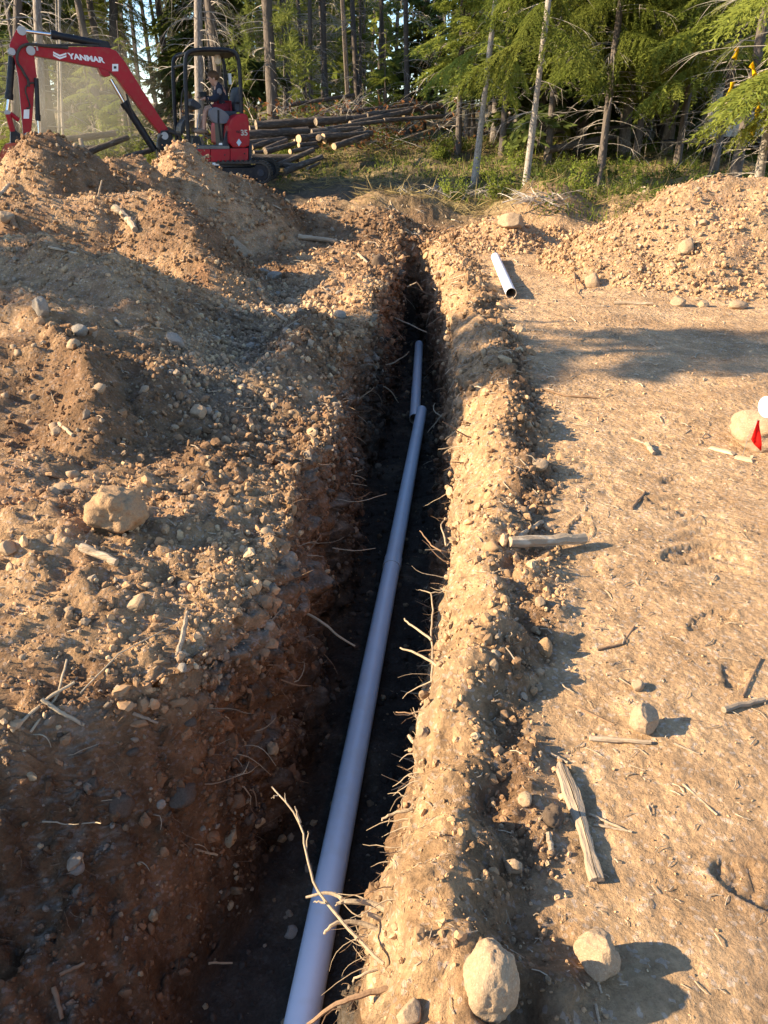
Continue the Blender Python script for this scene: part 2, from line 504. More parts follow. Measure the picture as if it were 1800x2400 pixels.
    # wheel and crawler marks: rows of short bars
    for (tx, w, ang, ph, y0, y1) in ((1.62, 0.34, 0.18, 0.0, 2.0, 7.5), (2.75, 0.36, 0.05, 1.0, 2.6, 9.0), (1.05, 0.30, -0.12, 0.4, 3.2, 6.0)):
        u_ = X - tx - ang * (Y - 4); m = sstep(w / 2, w / 2 - 0.06, np.abs(u_)) * sstep(y0, y0 + .4, Y) * sstep(y1, y1 - .6, Y)
        m = m * sstep(-0.2, 0.35, fbm(X * 1.6, Y * 1.6, 2, 37))
        dz = dz + flat_r * m * (0.010 * np.sin((Y + 0.5 * np.abs(u_)) * 62 + ph) - 0.006)
    dz = dz + forest * 0.05 * fbm(X * 1.4, Y * 1.4, 3, 39)
    dz = dz * (1 - 0.45 * np.clip(bank_f0, 0, 1))
    near_slope = in_wl * sstep(2.3, 1.7, Y)
    dz = dz + near_slope * (0.26 * lumps(X, Y, 0.24, 0.35, 120) + 0.12 * lumps(X, Y, 0.11, 0.5, 121) + 0.07 * lumps(X, Y, 0.05, 0.6, 122) + 0.018 * fbm(X * 13, Y * 13, 4, 123, 0.6) + 0.06 * (np.abs(fbm(X * 2.2, Y * 3.0, 4, 124)) - 0.3) - 0.07 * np.clip(1 - np.abs(fbm(X * 1.5 + 3, Y * 2.2, 3, 125)) * 14, 0, 1) + 0.012 * fbm(X * 34, Y * 34, 2, 126))
    Z = Z + dz
    # walls: push the face in and out (layers, clods, spade marks)
    wallness = np.maximum(in_wl, in_wr)
    nx = n3(X * 3.0, Y * 3.0, Z * 4.0, 101) * 0.045 + n3(X * 9, Y * 9, Z * 11, 103) * 0.028 + n3(X * 27, Y * 27, Z * 30, 105) * 0.014 + (np.abs(n3(X * 4 + Y * 2, Y * 4, Z * 13, 106)) - 0.3) * 0.05 + (np.abs(n3(X * 14, Y * 14, Z * 22, 108)) - 0.3) * 0.022
    crack = np.clip(1 - np.abs(n3(X * 2.2, Y * 2.2, Z * 5.5 + 0.4 * X, 107)) * 9, 0, 1) * (Y < 3.2)
    big = lumps(Y, Z * 1.1, 0.28, 0.35, 109) * 0.28 * 0.5 + lumps(Y, Z, 0.1, 0.5, 111) * 0.1 * 0.5 + lumps(Y, Z, 0.045, 0.6, 112) * 0.045 * 0.6
    steep = sstep(1.75, 2.15, Y)
    X = X + in_wl * steep * (nx * 1.5 + big - 0.05 * crack) - in_wr * (nx * 0.7 + big * 0.5)
    wallness = np.maximum(in_wl * steep, in_wr)
    Y2 = Y + wallness * n3(X * 6, Y * 6, Z * 6, 113) * 0.012
    Z = Z + wallness * (n3(X * 8, Y * 8, Z * 8, 115) * 0.02 + n3(X * 24, Y * 24, Z * 24, 117) * 0.012)
    V = np.stack([X, Y2, Z], -1).reshape(-1, 3)
    idx = np.arange(R * Cn).reshape(R, Cn)
    F = np.stack([idx[:-1, :-1], idx[:-1, 1:], idx[1:, 1:], idx[1:, :-1]], -1).reshape(-1, 4)
    # ---------------- soil colours (shade and bounced light are partly worked in)
    tan = np.array([0.41, 0.25, 0.130]); pale = np.array([0.475, 0.305, 0.168]); brown = np.array([0.165, 0.092, 0.048])
    red = np.array([0.23, 0.115, 0.056]); grey = np.array([0.21, 0.160, 0.112]); black = np.array([0.055, 0.042, 0.032])
    duff = np.array([0.105, 0.075, 0.040]); moss = np.array([0.075, 0.090, 0.028]); straw = np.array([0.26, 0.19, 0.095])
    def mixc(c, d, m): return c * (1 - m[..., None]) + d * m[..., None]
    na = fbm(X * 0.9, Y * 0.9, 4, 201); nb = fbm(X * 3.5, Y * 3.5, 4, 203); nc = fbm(X * 12, Y * 12, 3, 205)
    C = np.broadcast_to(tan, X.shape + (3,)).copy()
    C = mixc(C, pale, sstep(0.1, 0.7, nb))
    C = mixc(C, brown, loose * np.where(X > 1.5, 0.25, 1) * np.clip(sstep(-0.45, 0.35, na + 0.4 * nc) * 0.85, 0, 1))
    C = mixc(C, red, loose * sstep(0.25, 0.8, nb - 0.3 * na) * 0.55)
    valley = loose * np.exp(-((X - np.interp(Y, [0, 4, 5, 8, 10], [-9, -1.0, -1.0, -1.05, -1.0])) / 0.35) ** 2) * sstep(3.9, 4.5, Y) * sstep(9.5, 8.5, Y)
    C = mixc(C, grey, np.clip(valley * 0.55, 0, 1))  # grey cast of the hollow's shade put into the soil colour
    C = mixc(C, pale * np.array([0.98, 0.97, 0.95]), flat_r * (0.45 + 0.4 * sstep(-0.3, 0.5, nb)))
    C = mixc(C, brown, flat_r * sstep(0.35, 0.9, na + 0.3 * nc) * 0.35)
    bank_f = np.exp(-((bx - 0.12) / 0.24) ** 2) * k * side_r
    C = mixc(C, pale * np.array([1.0, 0.96, 0.88]), np.clip(bank_f, 0, 1) * (0.6 + 0.3 * nb))
    berm = np.exp(-((bx - crest - 0.12) / 0.12) ** 2) * k
    C = mixc(C, brown, np.clip(berm * (0.55 + 0.3 * nb), 0, 1))
    strata = 0.5 + 0.5 * n3(X * 2, Y * 2, Z * 9, 207)
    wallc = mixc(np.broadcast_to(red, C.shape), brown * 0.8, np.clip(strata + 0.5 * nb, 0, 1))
    wallc = mixc(wallc * np.interp(Y, [1.2, 2.4], [0.85, 1.15])[..., None], black, 0.55 * sstep(-0.45, -1.1, Z))  # shade and bounced light in the colour: darker near, lighter beyond; also blacker low
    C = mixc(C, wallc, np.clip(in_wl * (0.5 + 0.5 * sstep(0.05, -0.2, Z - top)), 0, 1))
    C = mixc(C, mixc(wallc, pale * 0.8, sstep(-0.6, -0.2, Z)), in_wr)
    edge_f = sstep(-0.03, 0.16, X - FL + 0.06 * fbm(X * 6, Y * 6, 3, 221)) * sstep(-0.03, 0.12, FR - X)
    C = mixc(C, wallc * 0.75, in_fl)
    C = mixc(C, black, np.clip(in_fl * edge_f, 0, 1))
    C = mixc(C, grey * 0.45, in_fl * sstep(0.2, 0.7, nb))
    fl = mixc(np.broadcast_to(duff * 1.25, C.shape), moss, 0.6 * sstep(0.0, 0.5, fbm(X * 0.8, Y * 0.8, 4, 211)))
    fl = mixc(fl, straw, sstep(-0.1, 0.5, fbm(X * 2.1, Y * 1.4, 4, 213)) * 0.85)
    C = mixc(C, fl, forest)
    road = np.exp(-((Y - 17.0 - 0.10 * X) / 1.5) ** 4) * sstep(2.2, 0.6, X) * sstep(-8, -4, X)
    C = mixc(C, np.array([0.10, 0.072, 0.048]), np.clip(road, 0, 1) * 0.85)
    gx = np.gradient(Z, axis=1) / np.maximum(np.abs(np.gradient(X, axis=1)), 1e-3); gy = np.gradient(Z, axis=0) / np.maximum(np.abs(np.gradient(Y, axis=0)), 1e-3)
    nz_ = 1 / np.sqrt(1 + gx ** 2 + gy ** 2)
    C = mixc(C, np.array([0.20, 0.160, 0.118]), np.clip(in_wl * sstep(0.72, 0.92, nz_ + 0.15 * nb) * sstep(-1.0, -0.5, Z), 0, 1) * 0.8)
    spk = fbm(X * 30 + Z * 17, Y * 30 - Z * 13, 2, 219)
    C = C * (1 + np.maximum(np.maximum(in_wl, in_wr), loose * 0.6) * 0.32 * np.clip(spk, -1, 1))[..., None]
    C = C * (1 + 0.16 * nc)[..., None]
    rough_attr = loose
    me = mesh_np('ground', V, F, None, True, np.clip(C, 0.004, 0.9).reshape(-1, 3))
    masks = dict(loose=loose.ravel(), flat=flat_r.ravel(), wl=in_wl.ravel(), wr=in_wr.ravel(), fl=in_fl.ravel(), forest=forest.ravel(), bank=bank_f.ravel(), berm=np.clip(berm, 0, 1).ravel(), valley=valley.ravel(), mound=mound_h(X, Y).ravel())
    return me, V, F, masks

def ground_mat():
    m, nt, b = mat_new('soil')
    at = N(nt, 'ShaderNodeAttribute', attribute_name='col')
    tc = N(nt, 'ShaderNodeTexCoord'); co = tc.outputs['Object']
    n1 = N(nt, 'ShaderNodeTexNoise', i_Scale=9.0, i_Detail=8.0, i_Roughness=0.7); nt.links.new(co, n1.inputs['Vector'])
    n2_ = N(nt, 'ShaderNodeTexNoise', i_Scale=70.0, i_Detail=6.0, i_Roughness=0.75); nt.links.new(co, n2_.inputs['Vector'])
    vo = N(nt, 'ShaderNodeTexVoronoi', i_Scale=95.0, i_Randomness=1.0); nt.links.new(co, vo.inputs['Vector'])
    vo2 = N(nt, 'ShaderNodeTexVoronoi', i_Scale=38.0, i_Randomness=1.0); nt.links.new(co, vo2.inputs['Vector'])
    r1 = N(nt, 'ShaderNodeMapRange'); r1.inputs[1].default_value = 0.3; r1.inputs[2].default_value = 0.7; r1.inputs[3].default_value = 0.68; r1.inputs[4].default_value = 1.25
    nt.links.new(n1.outputs['Fac'], r1.inputs[0])
    r2 = N(nt, 'ShaderNodeMapRange'); r2.inputs[1].default_value = 0.3; r2.inputs[2].default_value = 0.7; r2.inputs[3].default_value = 0.72; r2.inputs[4].default_value = 1.22
    nt.links.new(n2_.outputs['Fac'], r2.inputs[0])
    mu = N(nt, 'ShaderNodeMath', operation='MULTIPLY'); nt.links.new(r1.outputs[0], mu.inputs[0]); nt.links.new(r2.outputs[0], mu.inputs[1])
    cm = N(nt, 'ShaderNodeVectorMath', operation='SCALE'); nt.links.new(at.outputs['Color'], cm.inputs[0]); nt.links.new(mu.outputs[0], cm.inputs['Scale'])
    sp = N(nt, 'ShaderNodeSeparateColor'); nt.links.new(vo.outputs['Color'], sp.inputs[0])
    gr = N(nt, 'ShaderNodeMapRange'); gr.inputs[1].default_value = 0.86; gr.inputs[2].default_value = 0.9; gr.inputs[4].default_value = 0.5
    nt.links.new(sp.outputs[0], gr.inputs[0])
    hv = N(nt, 'ShaderNodeHueSaturation'); hv.inputs['Saturation'].default_value = 0.6; hv.inputs['Value'].default_value = 1.35
    nt.links.new(cm.outputs[0], hv.inputs['Color'])
    col = mixcol(nt, gr.outputs[0], cm.outputs[0], hv.outputs[0])
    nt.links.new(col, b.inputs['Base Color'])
    b.inputs['Roughness'].default_value = 0.95; b.inputs['Specular IOR Level'].default_value = 0.12
    # relief: grit, crumbs
    a1 = N(nt, 'ShaderNodeMath', operation='MULTIPLY_ADD'); nt.links.new(n2_.outputs['Fac'], a1.inputs[0]); a1.inputs[1].default_value = 0.014
    s2 = N(nt, 'ShaderNodeMath', operation='MULTIPLY'); nt.links.new(vo2.outputs['Distance'], s2.inputs[0]); s2.inputs[1].default_value = -0.011
    nt.links.new(s2.outputs[0], a1.inputs[2])
    s3 = N(nt, 'ShaderNodeMath', operation='MULTIPLY_ADD'); nt.links.new(n1.outputs['Fac'], s3.inputs[0]); s3.inputs[1].default_value = 0.05; nt.links.new(a1.outputs[0], s3.inputs[2])
    vo3 = N(nt, 'ShaderNodeTexVoronoi', i_Scale=17.0, i_Randomness=1.0); nt.links.new(co, vo3.inputs['Vector'])
    s4 = N(nt, 'ShaderNodeMath', operation='MULTIPLY_ADD'); nt.links.new(vo3.outputs['Distance'], s4.inputs[0]); s4.inputs[1].default_value = -0.016; nt.links.new(s3.outputs[0], s4.inputs[2]); s3 = s4
    bp = N(nt, 'ShaderNodeBump', i_Strength=0.9, i_Distance=1.0); nt.links.new(s3.outputs[0], bp.inputs['Height'])
    nt.links.new(bp.outputs[0], b.inputs['Normal'])
    return m

g_me, GV, GF, GM = build_ground()
g_me.materials.append(ground_mat())
ground = link('ground', g_me)
tag(ground, kind='structure', label='bare tan and brown soil with a deep narrow trench dug through it')
GN_ = np.zeros(len(GV) * 3, np.float32); g_me.vertices.foreach_get('normal', GN_); GN_ = GN_.reshape(-1, 3)
BVH = BVHTree.FromPolygons([tuple(p) for p in GV.tolist()], [tuple(f) for f in GF.tolist()], all_triangles=False)
GU, GVV, GD = project(GV)

def hit(u, v):
    """point of the ground seen at a pixel of the photograph, and its normal"""
    p, n, i, d = BVH.ray_cast(EYE, ray(u, v))
    if p is None: p = at_y(u, v, 20.0); n = Vector((0, 0, 1))
    return p, n

def drop(x, y, z=6.0):
    p, n, i, d = BVH.ray_cast(Vector((x, y, z)), Vector((0, 0, -1)))
    if p is None: return Vector((x, y, 0)), Vector((0, 0, 1))
    return p, n

# ------------------------------------------------------------------ pipes
M_pvc = noisy('white_pvc_sky_blued', (0.76, 0.80, 0.86), (0.71, 0.75, 0.81), scale=3, rough=0.32, bump=0.0, c3=(0.72, 0.74, 0.77), spec=0.5)  # white plastic with the sky's blue in shade mixed into its colour
M_pvc_in = noisy('pipe_inside', (0.42, 0.30, 0.20), (0.55, 0.45, 0.33), scale=8, rough=0.6, bump=0.0)
def pipe_geo(p0, p1, r=0.057, wall=0.004, bell0=False):
    """hollow pipe from p0 to p1 along local x; bell end (wider socket) at p0"""
    d = (p1 - p0); L = d.length
    prof = [(0, r)] if not bell0 else [(0, r + 0.005), (0.13, r + 0.005), (0.155, r)]
    if not bell0: prof = [(0, r)]
    nseg = 14
    for i in range(1, nseg + 1):
        s = prof[-1][0] if i == 1 else s
        prof.append((prof[0 if False else -1][0] + (L - (0.155 if bell0 else 0)) / nseg, r))
    outer = prof; inner = [(x, q - wall) for x, q in reversed(prof)]
    ring = outer + inner; n = 28
    V = []; F = []
    for (x, q) in ring:
        for k in range(n):
            a = 2 * math.pi * k / n
            V.append((x, q * math.cos(a), q * math.sin(a)))
    m = len(ring)
    for i in range(m):
        for k in range(n):
            a = i * n + k; b = i * n + (k + 1) % n; c = ((i + 1) % m) * n
            F.append((a, c + k, c + (k + 1) % n, b))
    return V, F, len(outer)
def make_pipe(p0, p1, label, r=0.057, bell0=False, sag=0.0):
    p0, p1 = Vector(p0), Vector(p1)
    V, F, no = pipe_geo(p0, p1, r, 0.004, bell0)
    L = (p1 - p0).length
    V = [(x, y, z - sag * 4 * (x / L) * (1 - x / L)) for x, y, z in V]
    me = bpy.data.meshes.new('drain_pipe'); me.from_pydata(V, [], F)
    me.materials.append(M_pvc); me.materials.append(M_pvc_in)
    n = 28
    for i, p in enumerate(me.polygons):
        p.use_smooth = True
        if i // n >= no: p.material_index = 1
    me.update()
    me.set_sharp_from_angle(angle=math.radians(35))
    o = link('drain_pipe', me)
    d = (p1 - p0)
    o.location = p0; o.rotation_euler = d.to_track_quat('X', 'Z').to_euler()
    tag(o, label, 'pipe', 'white plastic drain pipes')
    return o
def pipe_z(y): return float(np.interp(y, [0, 1.4, 5.4, 10.7], [-0.86, -0.868, -1.08, -1.14]))
pA0 = Vector((-0.375, 0.35, pipe_z(0.35))); pA1 = Vector((0.062, 4.52, pipe_z(4.52)))
pB1 = Vector((0.405, 7.78, pipe_z(7.78)+0.02))
make_pipe(pA0, pA1, 'nearest white drain pipe lying in the trench under a forked twig')
make_pipe(pA1 - (pB1 - pA1).normalized() * 0.10, pB1, 'white drain pipe in mid trench, its end resting over another pipe', bell0=True)
make_pipe(Vector((0.325, 7.62, pipe_z(7.6) - 0.02)), Vector((0.50, 10.75, pipe_z(10.7))), 'farthest white drain pipe on the dark trench floor')
a0, _ = hit(1197, 700); a1, _ = hit(1160, 612)
make_pipe(a0 + Vector((0, 0.0, 0.055)), a1 + Vector((0, 0, 0.055)), 'short white drain pipe on bare ground by the gravel heap, open end facing us')
b0 = at_z(1797, 955, 0.30); 
po = make_pipe(b0, b0 + Vector((0.62, 0.16, 0.05)), 'capped end of a white pipe resting on the boulder beside the red flag')

Geo().ball((0, 0, 0), (0.026, 0.060, 0.060), 20, 12).obj('end_cap', M_pvc, po, True)
# ================================================================== STONES
M_stone_tan = noisy('dusty_tan_stone', (0.36, 0.245, 0.145), (0.26, 0.17, 0.10), scale=4.5, rough=0.92, bump=0.32, bscale=16, c3=(0.40, 0.285, 0.175), bdist=0.02)
M_stone_grey = noisy('grey_stone', (0.29, 0.245, 0.195), (0.20, 0.165, 0.13), scale=7, rough=0.85, bump=0.5, bscale=30, c3=(0.38, 0.31, 0.23), bdist=0.02)
M_clod = noisy('dirt_clod', (0.38, 0.235, 0.12), (0.27, 0.155, 0.08), scale=9, rough=0.95, bump=0.5, bscale=18, c3=(0.40, 0.25, 0.13), bdist=0.02)
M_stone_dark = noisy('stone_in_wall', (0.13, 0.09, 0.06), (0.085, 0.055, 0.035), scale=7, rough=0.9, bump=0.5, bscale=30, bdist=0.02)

def ico(sub):
    bm = bmesh.new(); bmesh.ops.create_icosphere(bm, subdivisions=sub, radius=1.0)
    V = np.array([v.co[:] for v in bm.verts]); F = np.array([[v.index for v in f.verts] for f in bm.faces]); bm.free()
    return V, F

def stone_mesh(name, seed, sub=3, rough=0.16, facets=5, mat=None, fine=0.03):
    """a water worn stone: ball, a few flattened sides, low lumps"""
    V, F = ico(sub)
    r = np.random.default_rng(seed)
    for k in range(facets):
        n = r.normal(size=3); n /= np.linalg.norm(n); d = 0.55 + 0.32 * r.random()
        s = V @ n; over = np.maximum(s - d, 0)
        V = V - n * (over * 0.93)[:, None]
    o = r.random(3) * 50
    k = 1 + rough * n3(V[:, 0] * 1.3 + o[0], V[:, 1] * 1.3 + o[1], V[:, 2] * 1.3 + o[2], seed) + fine * n3(V[:, 0] * 5 + o[0], V[:, 1] * 5, V[:, 2] * 5, seed + 1) + fine * 0.5 * n3(V[:, 0] * 12 + o[0], V[:, 1] * 12, V[:, 2] * 12, seed + 2)
    V = V * k[:, None]
    V = V / np.abs(V).max(0)
    return mesh_np(name, V, F, mat, True)

def place_stone(u, v, w, h, label, mat, seed, cat='stone', group=None, sink=0.3, dep=1.0, tilt=0.0, sub=4, rough=0.16, facets=5, name='stone', fine=0.045):
    """stone whose outline is about w x h photograph pixels, centred at the pixel, set in the soil"""
    p, n = hit(u, v + h * 0.25)
    d = (p - EYE).length
    zc = (p - EYE).dot(Vector((0, math.cos(PITCH), -math.sin(PITCH))))
    rw = w / 2 * zc / FPX; rh = h / 2 * zc / FPX
    o = link(name, stone_mesh(name, seed, sub, rough, facets, mat, fine))
    o.scale = (rw, rw * dep, rh)
    o.rotation_euler = (random.uniform(-0.15, 0.15), tilt, random.uniform(-0.4, 0.4))
    o.location = p + Vector((0, 0, rh * (1 - 2 * sink)))
    tag(o, label, cat, group)
    return o

ST, SG, SD, CL = M_stone_tan, M_stone_grey, M_stone_dark, M_clod
place_stone(1150, 2272, 136, 205, 'large egg shaped boulder half buried in the bank, nearest the bottom', ST, 1, 'boulder', sink=0.30, dep=1.15, sub=5, facets=4, rough=0.12)
place_stone(1395, 2232, 112, 128, 'angular tan boulder with a long shadow, right of the egg shaped boulder', ST, 22, 'boulder', sink=0.16, dep=0.95, sub=5, facets=7, rough=0.2)
place_stone(1505, 1690, 68, 78, 'smooth oval stone alone on the trodden ground above a short stick', ST, 3, sink=0.12, sub=5, facets=5, rough=0.12)
place_stone(1491, 1607, 34, 27, 'small stone just above the smooth oval stone', ST, 4, sink=0.2)
place_stone(280, 1205, 138, 112, 'big cube like clod of caked earth on the near left bank', CL, 57, 'clod', sink=0.12, sub=5, facets=9, rough=0.30, name='earth_clod', fine=0.06)
place_stone(463, 963, 42, 38, 'pale angular stone at the lit end of the left gravel hollow', ST, 6, facets=8)
place_stone(412, 797, 50, 30, 'long rounded grey stone on the shaded flank of the left pile', SG, 7, tilt=0.7)
place_stone(190, 772, 40, 32, 'upper of two pale stones on the left spoil pile', SG, 8)
place_stone(174, 808, 36, 32, 'lower of two pale stones on the left spoil pile', ST, 9)
place_stone(98, 722, 46, 62, 'blocky grey stone sticking out of the left pile slope', SG, 10, facets=9)
place_stone(566, 583, 78, 30, 'long flat slab of stone lying down the flank of the left pile', ST, 11, tilt=0.62, facets=7, sink=0.3, dep=0.6)
place_stone(646, 646, 37, 24, 'larger of two grey cobbles on the path beside the left pile', SG, 12)
place_stone(618, 634, 28, 19, 'smaller of two grey cobbles on the path beside the left pile', SG, 13)
place_stone(16, 508, 40, 28, 'round tan cobble at the left edge of the photo', ST, 14)
place_stone(1196, 523, 62, 38, 'flat topped tan boulder on the mound beyond the trench end', ST, 15, 'boulder', sink=0.15, facets=8)
place_stone(1607, 577, 36, 44, 'largest stone high on the face of the right gravel heap', ST, 16)
place_stone(1390, 660, 42, 44, 'upright tan stone at the left foot of the right gravel heap', ST, 17, 'stone')
place_stone(1590, 706, 40, 32, 'rounded stone at the front foot of the right gravel heap, left of another', ST, 18)
place_stone(1648, 712, 26, 22, 'small stone between two bigger ones at the heap foot', ST, 19)
place_stone(1726, 716, 48, 28, 'wide flat stone at the front foot of the right gravel heap', ST, 20, dep=0.8)
place_stone(1647, 522, 20, 18, 'pale round stone near the top of the right gravel heap', ST, 21)
place_stone(1790, 1012, 172, 92, 'big tan boulder behind the red marker flag', ST, 25, 'boulder', sink=0.18, dep=0.8, sub=5, facets=8, rough=0.22)
place_stone(1232, 1870, 38, 46, 'rounded stone in the bank shadow, left of the grey plank', ST, 26)
place_stone(1204, 2024, 40, 44, 'stone in the bank shadow below the lower end of the plank', ST, 27)
place_stone(1262, 1086, 44, 32, 'rounded stone on the right trench bank, high up', ST, 28)
place_stone(1264, 1410, 28, 32, 'pale stone at the shaded edge of the right bank', ST, 29)
place_stone(1276, 1518, 34, 62, 'tall rough clod on the right bank shadow edge', CL, 30, 'clod', name='earth_clod', rough=0.3, fine=0.08, sink=0.2)
place_stone(1264, 1571, 26, 26, 'round ball of earth on the right bank shadow edge', ST, 31, 'clod', name='earth_clod')
place_stone(1290, 1910, 52, 62, 'dark shaggy lump of earth against the left side of the plank', M_stone_dark, 32, 'clod', name='earth_clod', rough=0.35, fine=0.10, sink=0.2)
place_stone(684, 2182, 34, 34, 'whitish stone on the trench floor left of the near pipe', SG, 33)
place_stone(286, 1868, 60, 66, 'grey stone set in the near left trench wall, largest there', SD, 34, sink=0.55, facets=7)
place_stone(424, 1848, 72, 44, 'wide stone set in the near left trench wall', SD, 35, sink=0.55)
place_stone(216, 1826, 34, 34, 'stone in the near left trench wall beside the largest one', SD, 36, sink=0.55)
place_stone(182, 2028, 34, 28, 'light pebble stuck in the left trench wall over a rootlet', SG, 37, sink=0.5)
place_stone(430, 1562, 26, 24, 'small pale stone on the lit top of the left bank', SG, 38)
place_stone(320, 1408, 60, 34, 'flat slanting stone on the near left bank', ST, 39, tilt=-0.4, facets=8)
place_stone(20, 1285, 44, 46, 'rounded stone at the left edge of the near bank', ST, 40)
place_stone(145, 1147, 48, 32, 'largest stone in the little heap above the big clod', ST, 41)
place_stone(134, 1010, 28, 26, 'tan pebble beside a small stick on the left bank', ST, 42)
place_stone(795, 738, 34, 26, 'grey stone in the shade beside the trench lip', SG, 43)
place_stone(960, 2362, 60, 92, 'pale upright stone at the bottom edge on the trench bank', ST, 44, sink=0.35, facets=6)
place_stone(742, 640, 22, 20, 'small lit stone in the bright patch of path', ST, 46)
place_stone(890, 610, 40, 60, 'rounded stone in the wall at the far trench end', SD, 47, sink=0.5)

# ---- the countable cobbles, shared meshes, one object each
STONE_MESHES = {}
for key, mt in (('tan', ST), ('grey', SG), ('dark', SD), ('clod', CL)):
    STONE_MESHES[key] = [stone_mesh('cobble', 100 + 10 * i + len(key), 2, 0.2 if key != 'clod' else 0.35, 5, mt, 0.05) for i in range(5)]
vis = (GD > 0.6) & (GU > 5) & (GU < 1795) & (GVV > 5) & (GVV < 2395)
VIS_IDX = np.nonzero(vis)[0]
def scatter_idx(weight, n, rng):
    w = weight[VIS_IDX].astype(float); w = np.maximum(w, 0); w /= w.sum()
    return rng.choice(VIS_IDX, n, replace=bool((w > 0).sum() < 1.5 * n), p=w)
rs = np.random.default_rng(77)
SETS = [
    ('tan', 'tan cobble on the face of the right gravel heap', 'cobbles on the right gravel heap', (GM['mound'] > 0.06) * (GV[:, 0] > 1.6) * (GV[:, 1] < 11.5) * (GV[:, 1] > 7) * 1.0, 48, 9, 20),
    ('grey', 'grey cobble in the shaded hollow between left pile and trench', 'cobbles in the shaded hollow', GM['valley'] * GM['loose'], 58, 12, 26),
    ('tan', 'tan cobble on the sunlit near left bank', 'cobbles on the near left bank', GM['loose'] * (GV[:, 0] < -0.4) * (GV[:, 1] < 4.4) * 1.0, 52, 14, 34),
    ('tan', 'cobble on the upper slopes of the left spoil piles', 'cobbles on the left spoil piles', GM['loose'] * (GM['mound'] > 0.3) * (GV[:, 0] < -1) * (GV[:, 1] > 4.4) * 1.0, 70, 10, 22),
    ('clod', 'crumbly clod of earth on the right trench bank', 'clods along the right trench bank', GM['berm'] * (GV[:, 1] < 9), 40, 16, 40),
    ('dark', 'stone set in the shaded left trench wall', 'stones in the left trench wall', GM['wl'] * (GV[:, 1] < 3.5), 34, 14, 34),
]
fwd = np.array([0, math.cos(PITCH), -math.sin(PITCH)])
for key, label, grp, wgt, n, s0, s1 in SETS:
    ids = scatter_idx(wgt, n, rs)
    for i in ids:
        px = s0 + (s1 - s0) * rs.random() ** 2.2
        rad = px / 2 * GD[i] / FPX
        o = link('earth_clod' if key == 'clod' else 'cobble', STONE_MESHES[key][rs.integers(5)])
        f = rs.random(2)
        o.scale = (rad * (0.85 + 0.5 * f[0]), rad * (0.8 + 0.4 * f[1]), rad * (0.6 + 0.35 * rs.random()))
        o.rotation_euler = (rs.normal() * 0.35, rs.normal() * 0.35, rs.random() * 6.28)
        o.location = Vector(GV[i]) + Vector(GN_[i]) * rad * (0.12 if key != 'dark' else 0.05)
        tag(o, label, 'clod' if key == 'clod' else 'stone', grp)

